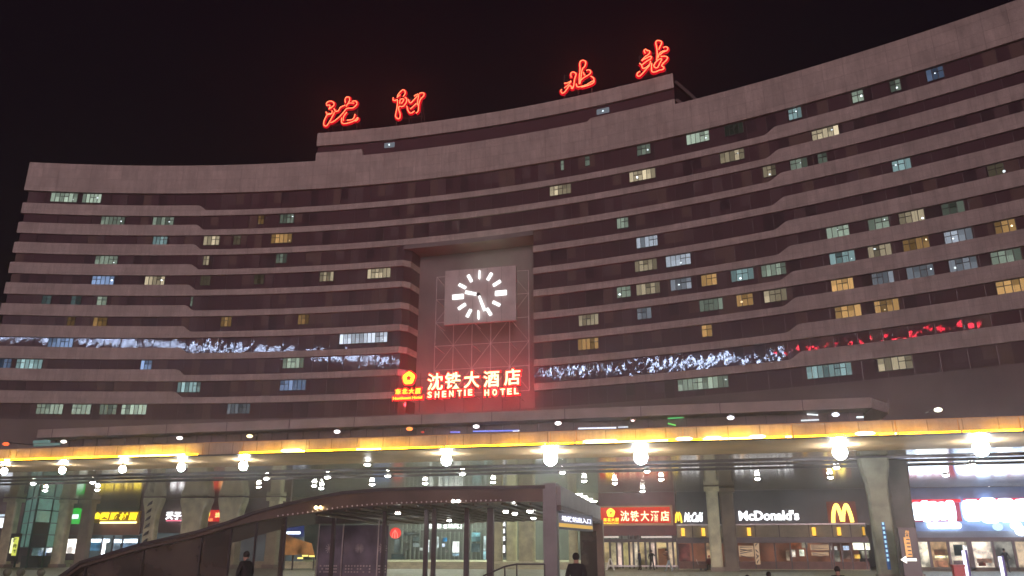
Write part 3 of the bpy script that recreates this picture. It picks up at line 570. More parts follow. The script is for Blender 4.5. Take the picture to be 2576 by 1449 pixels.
for i, (x, y) in enumerate(DL):
    deep = y > 1265
    q = at_z(x, y, 3.12 if deep else 7.05)
    if deep: q.y = min(max(q.y, 30.8), 43.0)
    if dl_first is None:
        e = empty('ceiling_light', (0, 0, 0), '', 'ceiling light')
        mb = MB(); mb.tube([(0, 0, -.09), (0, 0, .03)], .22, PALE_STEEL, 14); mb.build('light_ring', e)
        mb = MB(); mb.ball((0, 0, -.1), .19, emi((.95, .96, .9), 120), 12, 6, .5); mb.build('light_lens', e); dl_first = e
    else:
        e = dl_first.copy(); col.objects.link(e)
        for ch in list(dl_first.children):
            c = ch.copy(); col.objects.link(c); c.parent = e
    e.location = q
    if deep: e.scale = (.55, .55, .55)
    DLO.append((x, deep, e))
    e['group'] = 'downlights of the canopy roof' if deep else 'downlights of the glossy ceiling'
ORD = 'first second third fourth fifth sixth seventh eighth ninth tenth eleventh twelfth thirteenth fourteenth fifteenth sixteenth seventeenth eighteenth nineteenth twentieth twenty-first twenty-second twenty-third twenty-fourth twenty-fifth twenty-sixth twenty-seventh twenty-eighth twenty-ninth'.split()
def near(x):
    for lim, t in ((140, 'above the teal glass shaft'), (330, 'beside the yellow sign reflection'), (700, 'over the flared pillars'), (900, 'where the canopy roof climbs'), (1200, 'above the arched canopy'), (1420, 'near the canopy corner post'), (1700, 'above the red hotel board'), (2010, 'above the white restaurant lettering'), (2180, 'above the golden arches')):
        if x < lim: return t
    return 'above the glaring white signs'
for dp in (False, True):
    for k, (x, d_, e) in enumerate(sorted([q for q in DLO if q[1] == dp], key=lambda q: q[0])):
        e['label'] = '%s downlight from the left in the %s, %s' % (ORD[k], 'canopy underside' if dp else 'glossy ceiling', near(x))

# ------------------------------------------------------------------ pillars
def pillar(x0, x1, ytop_px, Y, label, flare=0.0, mat=CONC, ybase=0, zt=7.0, deco=False, grp='pillars under the ceiling'):
    m_ = (x0 + x1) / 2; a = at_y(x0, 1330, Y); b = at_y(x1, 1330, Y); c = (a.x + b.x) / 2; w = (b.x - a.x) / 2
    e = empty('pillar', (c, Y, 0), label, 'pillar', grp)
    prof = [(0, w), (zt - 2.2 if flare else zt - .2, w)]
    if flare: prof += [(zt - 1.5, w * (1 + flare * .18)), (zt - 1.0, w * (1 + flare * .5)), (zt - .6, w * (1 + flare * .85)), (zt - .3, w * (1 + flare)), (zt, w * (1 + flare))]
    else: prof += [(zt, w)]
    mb = MB(); n = len(prof); ch = .12
    rings = []
    for z, ww in prof:
        d = w * .55
        rings.append([(c - ww + ch, Y - d, z), (c + ww - ch, Y - d, z), (c + ww, Y - d + ch, z), (c + ww, Y + d, z), (c - ww, Y + d, z), (c - ww, Y - d + ch, z)])
    vs = [p for r in rings for p in r]; fs = []
    for i in range(n - 1):
        for k in range(6): fs.append((i * 6 + k, i * 6 + (k + 1) % 6, (i + 1) * 6 + (k + 1) % 6, (i + 1) * 6 + k))
    mb.add(vs, fs, mat); mb.build('shaft', e)
    mb = MB(); mb.box(c - w - .06, c + w + .06, Y - w * .8 - .06, Y + w * .8 + .06, 0, .35, CONC_D); mb.build('plinth', e)
    if not flare: mb = MB(); mb.box(c - w - .15, c + w + .15, Y - w * .8 - .15, Y + w * .8 + .15, zt - .35, zt + .02, mat); mb.build('capital', e)
    return e
pillar(462, 512, 0, 77.5, 'broad flared concrete pillar standing behind the sloping canopy roof', .38)
pillar(556, 602, 0, 77.5, 'flared pillar right of the broad one, nearly hidden by the sloping roof', .4)
e = pillar(364, 392, 0, 76.0, 'flared pillar wrapped with a dark wavy ribbon pattern', .7)
mb = MB(); cxp = e.location.x
for i in range(7):
    z = 1.6 + i * .75; mb.hexa([(cxp - .3, 75.35, z), (cxp + .25, 75.35, z + .25), (cxp + .25, 75.4, z + .25), (cxp - .3, 75.4, z), (cxp - .1, 75.35, z + .35), (cxp + .3, 75.35, z + .6), (cxp + .3, 75.4, z + .6), (cxp - .1, 75.4, z + .35)], BLACK)
mb.build('ribbon_pattern', e)
pillar(144, 170, 0, 77.0, 'greenish pillar between two green signs')
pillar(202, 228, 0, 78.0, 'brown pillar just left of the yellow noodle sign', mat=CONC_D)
pillar(10, 36, 0, 74.0, 'pillar at the far left edge by the tall yellow sign')
pillar(674, 702, 0, 78.5, 'slim pale pillar above the arched canopy roof')
pillar(1782, 1812, 0, 74, 'grey pillar in front of the restaurant, left one of the pair')
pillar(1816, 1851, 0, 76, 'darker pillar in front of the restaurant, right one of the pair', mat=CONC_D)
pillar(1240, 1264, 0, 83.0, 'pale pillar beside the tall white sign strip')
pillar(1275, 1300, 0, 85.0, 'pale pillar left of the canopy corner post, behind it', grp='pillars of the passage')
pillar(1306, 1345, 0, 83.5, 'broad pale pillar directly left of the canopy corner post', grp='pillars of the passage')
pillar(1430, 1452, 0, 84, 'pale pillar seen below the slanting lit sign', grp='pillars of the passage')
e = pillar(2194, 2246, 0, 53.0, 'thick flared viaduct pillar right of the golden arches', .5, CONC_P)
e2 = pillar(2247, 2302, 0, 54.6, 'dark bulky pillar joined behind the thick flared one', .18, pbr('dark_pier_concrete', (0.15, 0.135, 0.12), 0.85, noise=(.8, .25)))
mb = MB(); mb.tube([at_y(2226, 1350, 51.9) + Vector((0, 0, .8)), at_y(2226, 1350, 51.9) + Vector((0, 0, -1.8))], .1, pbr('blue_sign_tube', (.03, .1, .3), .3, noise=(2, .1)), 8)
mb.build('sign_tube', e)
mb = MB(); q = at_y(2226, 1350, 51.75)
for i in range(9): mb.box(q.x - .05 , q.x + .05, q.y, q.y + .03, q.z + .65 - i * .25, q.z + .8 - i * .25, emi((.5, .8, 1), 1.2))
mb.build('lit_marking', e)

# ------------------------------------------------------------------ shops on the plane Y = 80
YS = 80.0
def rect(mb, x0, y0, x1, y1, Y, th, mat, lean=True):
    a = at_y(x0, (y0 + y1) / 2, Y); b = at_y(x1, (y0 + y1) / 2, Y); t = at_y((x0 + x1) / 2, y0, Y); u = at_y((x0 + x1) / 2, y1, Y)
    mb.box(a.x, b.x, Y, Y + th, u.z, t.z, mat); return a.x, b.x, u.z, t.z
# hotel entrance
H = empty('hotel_entrance', at_y(1600, 1430, YS), 'burgundy hotel entrance front with warm lit glass doors', 'shopfront')
H.location.z = 0
xa_, xb_ = at_y(1508, 1350, YS).x, at_y(1702, 1350, YS).x
mb = MB(); mb.box(xa_, xb_, YS + .3, YS + .6, 3.05, 7.08, BURG); mb.build('upper_wall', H)
mb = MB(); rect(mb, 1508, 1356, 1702, 1364, YS - .5, .7, STEEL); mb.build('awning', H)
for x0, x1 in ((1518, 1556), (1613, 1690)):
    mb = MB(); rect(mb, x0, 1349, x1, 1353, YS - .4, .1, emi((1, .85, .75), .8)); mb.build('awning_light', H)
mb = MB(); rect(mb, 1508, 1364, 1702, 1424, YS + 4, .2, emi((1, .72, .38), .55, True, .7)); mb.build('lobby_wall', H)
xs_d = [1518, 1535, 1552, 1566, 1583, 1594, 1607, 1624, 1636, 1650, 1680, 1694]
for i, x in enumerate(xs_d):
    mb = MB(); q = at_y(x, 1395, YS); mb.box(q.x - .09, q.x + .09, YS, YS + .15, .1, 3.1, STEEL); mb.build('door_frame', H)
for i, (a, b) in enumerate(zip(xs_d[:-1], xs_d[1:])):
    if a == 1650: continue
    mb = MB(); rect(mb, a + 2, 1366, b - 2, 1422, YS + .2, .03, emi((1, .74 + .1 * (i % 2), .36 + .12 * (i % 3)), .42 + .3 * ((i * 7) % 3) / 2, True, 1.1)); mb.build('door_glass', H)
mb = MB(); rect(mb, 1656, 1380, 1678, 1422, YS + .1, .06, pbr('wooden_door', (.3, .13, .04), .5, noise=(2, .2))); mb.build('wooden_door', H)
mb = MB(); rect(mb, 1653, 1366, 1678, 1377, YS + .1, .05, emi((1, .75, .35), .8)); mb.build('transom_light', H)
mb = MB(); rect(mb, 1508, 1422, 1704, 1426, YS - .6, 1, PALE_STEEL); mb.build('threshold', H)
mb = MB(); rect(mb, 1500, 1364, 1512, 1430, YS, .5, BURG); mb.build('side_pier', H)
# hotel board sign
S = empty('hotel_board_sign', at_y(1600, 1298, YS - .2), 'red board with cream hotel characters and flower emblem over the entrance doors', 'sign')
mb = MB(); rect(mb, 1510, 1272, 1692, 1322, YS - .1, .3, pbr('brass_frame', (.6, .38, .2), .4, noise=(1, .1))); mb.build('board_frame', S)
mb = MB(); rect(mb, 1512, 1276, 1686, 1316, YS - .16, .05, emi((1, .055, .02), .75)); mb.build('red_panel', S)
C2 = emi((1, .86, .5), 2.2)
for i, s in enumerate('沈铁大酒店'): text_at('letter', s, 1561 + i * 25.3, 1285, 1582 + i * 25.3, 1311, YS - .2, C2, S, bold=.015)
for i, s in enumerate('东北大厦'): text_at('letter', s, 1518 + i * 10, 1303, 1527 + i * 10, 1312, YS - .2, YEL, S, bold=.03)
text_at('letter', 'Northeast Hotel', 1517, 1314, 1556, 1317.5, YS - .2, YEL, S, bold=.02)
mb = MB(); flower(mb, at_y(1536.5, 1290, YS - .22), .4, .15, YEL, 0); mb.build('flower_emblem', S)

# restaurant front
M = empty('restaurant', at_y(1930, 1430, YS), 'black fronted fast food restaurant with beige lamp panels and brown interior', 'shopfront'); M.location.z = 0
mb = MB(); rect(mb, 1703, 1320, 2180, 1195, YS + .2, .4, BLACK); mb.v = [(v[0], v[1], min(v[2], 7.09)) if v[2] > 4 else v for v in mb.v]; mb.build('black_fascia', M)
xl_, xr_ = at_y(1703, 1335, YS).x, at_y(2178, 1335, YS).x
mb = MB(); z1, z0 = at_y(1930, 1318, YS).z, at_y(1930, 1352, YS).z
mb.box(xl_, xr_, YS + .05, YS + .3, z0, z1 - .1, BEIGE); mb.box(xl_, xr_, YS - .05, YS + .2, z1 - .1, z1 + .02, PALE_STEEL)
for x in (1742, 1812, 1900, 1960, 2035, 2094, 2140): q = at_y(x, 1335, YS); mb.box(q.x - .04, q.x + .04, YS + .02, YS + .05, z0, z1 - .1, STEEL)
mb.build('lamp_panel', M)
mb = MB(); mb.box(xl_, xr_, YS - .8, YS + .1, z0 - .45, z0, STEEL); mb.build('awning', M)
for x in (1718, 1769, 1884, 2047, 2110, 2172):
    q = at_y(x, 1335, YS); mb = MB(); mb.tube([(q.x, YS - .1, z0 + .12), (q.x, YS - .1, z1 - .3)], .16 if x != 2172 else .1, emi((1, .55, .06), 1.7 if x < 2170 else .9), 10)
    mb.tube([(q.x, YS - .1, z0 + .05), (q.x, YS - .1, z0 + .14)], .19, STEEL, 10); mb.tube([(q.x, YS - .1, z1 - .32), (q.x, YS - .1, z1 - .24)], .19, STEEL, 10); mb.build('wall_lamp', M)
zb_ = z0 - .45
mb = MB(); mb.box(xl_, xr_, YS + 5, YS + 5.2, .1, zb_, emi((.62, .24, .14), .28, True, .5)); mb.box(xl_, xr_, YS + .3, YS + 5, .02, .1, CONC); mb.build('interior_wall', M)
mb = MB(); mb.box(xl_, xr_, YS + .3, YS + .4, .1, .75, pbr('brown_tiles', (.2, .09, .07), .5, noise=(2, .3))); mb.build('stall_riser', M)
mb = MB()
for x in [1705, 1742, 1775, 1856, 1899, 1950, 1990, 2030, 2090, 2096, 2118, 2143, 2178]:
    q = at_y(x, 1385, YS); mb = MB(); mb.box(q.x - .06, q.x + .06, YS + .25, YS + .4, .1, zb_, STEEL); mb.build('frame_post', M)
CR = emi((1, .66, .4), .5); 
def stripes(x0, y0, x1, y1, nm, seed):   # cream film with brown slanting strokes
    rnd = random.Random(seed); mb = MB(); a, b, lo, hi = rect(mb, x0, y0, x1, y1, YS + .2, .03, CR)
    for i in range(5):
        z = lo + (hi - lo) * (i + .4) / 5; q = rnd.uniform(-.3, .3); w = (hi - lo) * .05
        mb.hexa([(a + .1, YS + .15, z - w), (b - .1, YS + .15, z + q - w * .4), (b - .1, YS + .19, z + q - w * .4), (a + .1, YS + .19, z - w), (a + .1, YS + .15, z + w), (b - .1, YS + .15, z + q + w * .4), (b - .1, YS + .19, z + q + w * .4), (a + .1, YS + .19, z + w)], STEEL)
    mb.build(nm, M)
stripes(1859, 1373, 1896, 1400, 'window_film', 1); stripes(1899, 1366, 1911, 1420, 'window_film', 2); stripes(2038, 1370, 2085, 1384, 'window_film', 3); stripes(2041, 1389, 2085, 1398, 'window_film', 4)
for (x0, y0, x1, y1, c, s) in ((1990, 1383, 2001, 1401, (1, .9, .75), 1.2), (2011, 1383, 2023, 1399, (.95, 1, .8), 1.1), (2146, 1366, 2188, 1383, (1, 1, .8), 2.0), (2121, 1373, 2136, 1384, (.6, .75, 1), 1.5), (2088, 1373, 2092, 1384, (1, .95, .8), 1.2), (2099, 1374, 2106, 1384, (1, 1, 1), 1.2),
     (2150, 1395, 2164, 1405, (1, .6, .1), .9), (2168, 1386, 2186, 1404, (.9, .85, .65), .4), (1978, 1385, 1986, 1410, (.9, .7, .5), .35), (2100, 1386, 2114, 1425, (.85, .8, .65), .28), (2120, 1386, 2138, 1406, (.9, .6, .5), .25), (1990, 1366, 2014, 1380, (.9, .25, .08), .3), (2017, 1365, 2032, 1378, (.8, .75, .55), .35), (1706, 1368, 1736, 1420, (.7, .22, .2), .2), (1778, 1366, 1790, 1410, (1, .65, .35), .5)):
    mb = MB(); rect(mb, x0, y0, x1, y1, YS + 1.0, .04, emi(c, s, True, 1.5)); mb.build('menu_board', M)
# its signs
S = empty('restaurant_name_sign', at_y(1934, 1297, YS), 'glowing white restaurant name lettering on the black fascia', 'sign')
WT = emi((.95, .97, 1), 3.2)
text_at('letter', "McDonald's", 1858, 1284, 2009, 1309, YS + .1, WT, S, bold=.03, depth=.12)
S = empty('arches_sign', at_y(2118, 1292, YS), 'golden double arch emblem glowing on the black restaurant fascia', 'sign')
def M4(x, y): return at_y(1820.9 + .1488 * x, 1252.2 + .1488 * y, YS)
mb = MB()
for pts in ([(1850, 420), (1848, 320), (1858, 220), (1878, 150), (1895, 125), (1915, 140), (1945, 210), (1980, 310), (2000, 400)], [(2015, 400), (2015, 310), (2030, 210), (2050, 140), (2065, 125), (2085, 150), (2120, 230), (2150, 320), (2172, 415)]):
    mb.tube([(q.x, YS - .05, q.z) for q in smooth([M4(*p_) for p_ in pts])], .17, emi((1, .8, .16), 2.6), 8, .6)
ob = mb.build('arches', S)
mb = MB(); q = at_y(2119, 1293, YS); mb.box(q.x - 1.25, q.x + 1.25, YS + .12, YS + .19, q.z - 1.05, q.z + 1.1, pbr('red_glow_paint', (.25, .03, .02), .5, noise=(1, .1))); mb.build('glow_panel', S)  # red glow round the arches put in as a dark red panel
S = empty('small_arches_sign', at_y(1706, 1300, YS), 'small narrow yellow arch sign between the red board and the white script', 'sign')
mb = MB(); a = at_y(1700, 1315, YS); b = at_y(1713, 1288, YS); mx_ = (a.x + b.x) / 2
for s_ in (-1, 1): mb.tube([(mx_ + s_ * .28, YS - .05, a.z), (mx_ + s_ * .2, YS - .05, b.z - .25), (mx_ + s_ * .12, YS - .05, b.z), (mx_ + s_ * .03, YS - .05, b.z - .3), (mx_, YS - .05, a.z + .15)], .07, emi((1, .7, .05), 2.2), 8)
mb.build('arches', S)
S = empty('cafe_script_sign', at_y(1745, 1300, YS), 'slanted white script sign of the cafe above the lamp panels', 'sign')
text_at('letter', 'McCafé', 1720, 1289, 1769, 1313, YS + .1, WT, S, bold=.03, depth=.1, shear=.4)

# bright supermarket on the right
W = empty('bright_shop', at_y(2440, 1430, YS), 'glaring blue white shopfront with warm lit shelves behind tall windows', 'shopfront'); W.location.z = 0
xl_, xr_ = at_y(2290, 1350, YS).x, 46
BLUEP = pbr('sign_blue_panel', (.22, .34, .62), .4, noise=(.8, .12))  # blue of the sign light put into the wall colour
mb = MB(); mb.box(xl_, xr_, YS + .3, YS + .6, 3.0, 7.08, BLUEP); mb.build('upper_wall', W)
mb = MB(); z1, z0 = at_y(2440, 1336, YS).z, at_y(2440, 1352, YS).z
mb.box(xl_, xr_, YS + .2, YS + .29, z0, z1, pbr('slate_panel', (.22, .27, .36), .4, noise=(1, .1)))
mb.box(xl_, xr_, YS - .2, YS + .2, z0 - .3, z0, STEEL); mb.build('door_header', W)
mb = MB(); zz = z0 - .3; mb.box(xl_, xr_, YS + 5, YS + 5.2, .3, zz, emi((1, .8, .55), .5, True, .8)); mb.build('shelf_wall', W)
for (x0, x1, y0, y1, c, s) in ((2311, 2340, 1363, 1430, (1, .9, .7), 1.1), (2345, 2388, 1363, 1434, (1, .62, .32), .5), (2393, 2430, 1363, 1425, (1, .85, .65), .8), (2450, 2502, 1363, 1432, (1, .85, .7), 1.2), (2504, 2552, 1363, 1430, (.75, .7, .6), .38), (2560, 2600, 1363, 1430, (1, .75, .5), .6)):
    mb = MB(); rect(mb, x0, y0, x1, y1, YS + .5, .04, emi(c, s, True, 1.2)); mb.build('shop_window', W)
for (x0, y0, x1, y1, c, s) in ((2350, 1382, 2378, 1396, (.3, .12, .05), .5), (2352, 1398, 2385, 1404, (1, .95, .6), 1.5), (2352, 1410, 2385, 1430, (.8, .35, .2), .5), (2400, 1370, 2422, 1398, (.04, .06, .05), .6), (2458, 1405, 2495, 1416, (.6, .3, .2), .5), (2462, 1416, 2480, 1424, (.6, .1, .05), .4), (2425, 1372, 2436, 1400, (1, 1, 1), 2), (2400, 1410, 2430, 1428, (.5, .3, .3), .4)):
    mb = MB(); rect(mb, x0, y0, x1, y1, YS + .4, .05, emi(c, s, True, 2)); mb.build('shelf_display', W)
mb = MB()
for x in (2306, 2342, 2390, 2441, 2447, 2503, 2556): q = at_y(x, 1395, YS); mb = MB(); mb.box(q.x - .1, q.x + .1, YS + .1, YS + .3, .1, zz, STEEL); mb.build('frame_post', W)
mb = MB(); mb.box(xl_, xr_, YS + .1, YS + .6, .02, .32, CONC_D); mb.build('plinth', W)
S = empty('glaring_white_sign', at_y(2350, 1283, YS), 'overexposed white sign under a red rim, left of the two', 'sign')
mb = MB(); rect(mb, 2294, 1256, 2417, 1264, YS - .1, .3, emi((1, .05, .08), 1.2)); mb.build('red_rim', S)
mb = MB(); rect(mb, 2296, 1265, 2417, 1312, YS + .12, .1, emi((1, .12, .25), .55)); mb.build('red_panel', S)
def blob(nm, par, x0, x1, y0, y1, n, s):
    mb = MB(); r0 = (y1 - y0) * .5 * 80 / 2100
    a = at_y(x0, (y0 + y1) / 2, YS); b = at_y(x1, (y0 + y1) / 2, YS); w = (b.x - a.x) / n
    for i in range(n):
        x = a.x + w * (i + .5); zc = a.z; h = r0 * (1 + .08 * ((i * 5) % 3 - 1))
        pts = [(x + (w * .56) * math.copysign(abs(math.cos(t)) ** .55, math.cos(t)), zc + h * math.copysign(abs(math.sin(t)) ** .6, math.sin(t))) for t in [2 * math.pi * k / 20 for k in range(20)]]
        mb.poly(pts, YS - .2 - .01 * (i % 2), YS + .1, emi((.68, .82, 1), s))
    mb.build(nm, par)
blob('lit_letters', S, 2297, 2402, 1264, 1309, 5, 6)
S = empty('small_white_bar_sign', at_y(2375, 1322, YS), 'long thin glowing white bar under the overexposed sign', 'sign')
mb = MB(); a = at_y(2333, 1322, YS); b = at_y(2418, 1322, YS); mb.tube([(a.x, YS, a.z), (a.x + .15, YS, a.z), (b.x - .15, YS, a.z), (b.x, YS, a.z)], [.12, .27, .27, .12], emi((.86, .95, 1), 6), 10, .4); mb.build('lit_bar', S)
S = empty('widest_white_sign', at_y(2505, 1283, YS), 'widest glaring white sign, cut by the right frame edge', 'sign')
mb = MB(); rect(mb, 2425, 1253, 2640, 1259, YS - .1, .3, emi((1, .08, .15), 1.2)); mb.build('red_rim', S)
blob('lit_letters', S, 2424, 2640, 1258, 1311, 5, 6)
S = empty('round_white_sign', at_y(2550, 1325, YS), 'round glowing white lamp sign below the widest sign', 'sign')
mb = MB()
for x, y, r in ((2510, 1325, .42), (2556, 1322, .45), (2570, 1336, .5)):
    q = at_y(x, y, YS - .3); mb.ball(q, r, emi((.7, .95, 1) if x < 2520 else (.9, .95, 1), 1.3 if x < 2520 else 5), 14, 8, .8)
    if x != 2556: mb.build('lit_disc', S); mb = MB()
# direction pillar sign
S = empty('direction_sign', at_y(2286, 1445, 51), 'tall black totem with orange vertical lettering and a white left arrow', 'sign'); S.location.z = 0
a = at_y(2268, 1390, 51); b = at_y(2312, 1390, 51); mb = MB(); mb.box(a.x, b.x, 51, 51.4, 0, at_y(2290, 1327, 51).z, BLACK); mb.build('totem', S)
OR = emi((1, .5, .2), 1.2)
for i, s in enumerate('出口'): text_at('letter', s, 2277 + i * .3, 1334 + i * 9, 2286 + i * .3, 1342 + i * 9, 50.98, OR, S, bold=.03, depth=.03)
mb = MB(); q = at_y(2284, 1375, 50.95); mb.box(q.x - .16, q.x + .16, 50.93, 50.97, q.z - .55, q.z + .5, OR)
for i in range(5): mb.box(q.x - .05, q.x + .13, 50.90, 50.93, q.z - .45 + i * .2, q.z - .38 + i * .2, STEEL)
mb.build('lettering_strip', S)
q = at_y(2286, 1408, 50.95); mb = MB(); mb.poly([(q.x - .42, q.z), (q.x - .12, q.z + .2), (q.x - .12, q.z + .07), (q.x + .4, q.z + .07), (q.x + .4, q.z - .07), (q.x - .12, q.z - .07), (q.x - .12, q.z - .2)], 50.9, 50.97, emi((1, .95, .85), 2.5)); mb.build('arrow', S)
# stanchions and red bin
for i, (x, yb, lb) in enumerate(((2431, 1385, 'lit white post in front of the bright shop, left one'), (2521, 1400, 'lit white post in front of the bright shop, right one'))):
    q = at_y(x, 1430, 60); t = at_y(x, yb, 60); e = empty('lit_post', (q.x, 60, 0), lb, 'post', 'lit white posts')
    mb = MB(); mb.box(q.x - .09, q.x + .09, 60, 60.12, .1, t.z, emi((.85, .82, 1), 2)); mb.build('light_face', e)
    mb = MB(); mb.box(q.x + .1, q.x + .22, 59.98, 60.14, 0, t.z + .05, pbr('blue_post', (.1, .08, .4), .4, noise=(1, .1))); mb.box(q.x - .25, q.x + .3, 59.9, 60.3, 0, .08, STEEL); mb.build('casing', e)
e = empty('red_barrier', at_y(2416, 1440, 60), 'small red box standing left of the lit white post', 'barrier'); e.location.z = 0
q = at_y(2416, 1440, 60); mb = MB(); mb.box(q.x - .35, q.x + .3, 60, 60.5, .08, .75, pbr('red_plastic', (.6, .06, .06), .4, noise=(1, .1))); mb.box(q.x - .4, q.x + .35, 59.95, 60.55, .68, .8, pbr('red_lid', (.5, .05, .05), .4, noise=(1, .1))); mb.build('box_body', e)
mb = MB(); mb.box(q.x - .3, q.x - .2, 60.1, 60.4, 0, .08, STEEL); mb.box(q.x + .15, q.x + .25, 60.1, 60.4, 0, .08, STEEL); mb.build('foot', e)

# ------------------------------------------------------------------ passage in the middle: glazed hall far back
HL = empty('ticket_hall_front', (-28, 101, 0), 'glazed greenish hall front at the far end of the passage', 'glass front')
mb = MB(); mb.box(-62, -9, 102.5, 102.8, .6, 7.05, pbr('hall_wall', (.16, .18, .16), .4, noise=(.4, .3))); mb.build('rear_wall', HL)
mb = MB()
for x in range(1010, 1300, 11):
    q = at_y(x, 1380, 100.5); mb.box(q.x - .07, q.x + .07, 100.5, 100.7, .65, 5.3, pbr('green_mullion', (.2, .24, .22), .4, noise=(1, .1)) if x == 1010 else mb.mats[0])
mb.box(at_y(1000, 1380, 100.5).x, at_y(1300, 1380, 100.5).x, 100.48, 100.72, 4.2, 4.4, mb.mats[0]); mb.box(at_y(1000, 1380, 100.5).x, at_y(1300, 1380, 100.5).x, 100.48, 100.72, 2.9, 3.0, mb.mats[0])
mb.build('mullion', HL)
for yy in (84, 88, 92, 96):
    mb = MB(); mb.box(-38, -12, yy, yy + .18, 7.15, 7.28, emi((.9, 1, .82), 26)); mb.build('added_hall_light', HL)  # added strips, mostly hidden by the canopy, to brighten passage floor and pillars
def HX(x, y): return 894.5 + .17361 * x, 1265.0 + .17361 * y
for (x0, y0, x1, y1, c, s) in ((1035, 535, 1065, 715, (.9, 1, 1), 2), (1180, 490, 1205, 650, (.85, 1, 1), 1.2), (1030, 740, 1050, 840, (.8, 1, .95), .8), (1265, 505, 1325, 560, (.05, .45, .9), 1.1), (1255, 590, 1290, 640, (.7, .8, 1), 1.5), (1405, 560, 1500, 720, (.95, 1, .95), 2.2), (1405, 735, 1495, 770, (.5, .8, 1), 1.2),
      (1680, 430, 1805, 490, (.35, .8, .85), .9), (1680, 490, 1805, 560, (.3, .6, .6), .5), (1680, 590, 1800, 710, (.25, .45, .45), .3), (1855, 480, 1885, 690, (.8, 1, 1), 1.3), (1850, 700, 1885, 840, (.5, .9, .95), 1), (835, 490, 920, 550, (.4, .6, .55), .4), (830, 580, 920, 640, (.5, .65, .6), .35), (700, 580, 770, 680, (.4, .45, .35), .25),
      (560, 530, 640, 720, (.45, .6, .55), .32), (690, 430, 920, 470, (.3, .4, .36), .25), (520, 740, 700, 820, (.3, .42, .38), .2), (1300, 680, 1340, 710, (.8, .75, .7), .5), (1620, 690, 1650, 715, (.9, .9, .9), 1), (1780, 660, 1795, 710, (.9, 1, 1), 1), (930, 650, 970, 690, (.9, 1, .95), .9)):
    mb = MB(); p0 = HX(x0, y0); p1 = HX(x1, y1); rect(mb, p0[0], p0[1], p1[0], p1[1], 100.2, .05, emi(c, s * .8, True, 1.0)); mb.build('lit_panel', HL)
S = empty('hall_name_sign', at_y(1112, 1320, 97), 'white lettering over the hall doors, partly hidden by posts', 'sign')
GW = emi((.9, 1, .93), 2.6)
for s, x0, x1 in (('C', 945, 985), ('沈', 1045, 1110), ('阳', 1190, 1240), ('北', 1265, 1330), ('站', 1340, 1420), ('进', 1425, 1470), ('口', 1475, 1540)):
    if s == 'C': continue
    p0 = HX(x0, 290); p1 = HX(x1, 372); text_at('letter', s, p0[0], p0[1] + 2, p1[0], p1[1], 97, GW, S, bold=.04)
mb = MB(); rect(mb, 1060, 1334, 1165, 1337, 97.3, .2, STEEL); mb.build('sign_rail', S)
S = empty('vertical_white_sign', at_y(1265, 1350, 84), 'tall dark strip sign with white vertical lettering right of the posts', 'sign')
mb = MB(); rect(mb, 1254, 1308, 1273, 1402, 84, .2, BLACK); mb.build('sign_panel', S)
for i, s in enumerate('出租车'):
    text_at('letter', s, 1257, 1312 + i * 18, 1271, 1326 + i * 18, 83.95, WT, S, bold=.04)
mb = MB(); rect(mb, 1265, 1372, 1270, 1390, 83.9, .05, WT); mb.build('sign_bar', S)
# circle sign with railway-like emblem and blue letters
S = empty('red_round_sign', at_y(994, 1340, 90), 'glowing red dome shaped emblem sign at the passage', 'sign')
q = at_y(994, 1342, 90); mb = MB(); r = .66
mb.poly([(q.x + r * math.cos(t), q.z + (r if math.sin(t) > 0 else .85 * r) * math.sin(t)) for t in [2 * math.pi * k / 24 for k in range(24)]], 90, 90.2, emi((1, .03, .02), 1.1)); mb.build('disc', S)
mb = MB(); LT = emi((1, .35, .25), 1.4)
mb.tube([(q.x - .35, 89.93, q.z - .5), (q.x - .28, 89.93, q.z), (q.x, 89.93, q.z + .38), (q.x + .28, 89.93, q.z), (q.x + .35, 89.93, q.z - .5)], .05, LT, 6); mb.tube([(q.x, 89.93, q.z + .3), (q.x, 89.93, q.z - .5)], .05, LT, 6); mb.build('emblem', S)
S = empty('blue_letter_sign', at_y(950, 1340, 90), 'blue glowing characters just left of the red round emblem', 'sign')
for i, s in enumerate('农业银行'): text_at('letter', s, 931 + i * 11.2, 1331 + i * .6, 940.5 + i * 11.2, 1347 + i * .6, 90, emi((.12, .35, 1), 2.2), S, bold=.03)
mb = MB(); rect(mb, 929, 1348, 977, 1350, 90.1, .1, STEEL); mb.build('sign_rail', S)

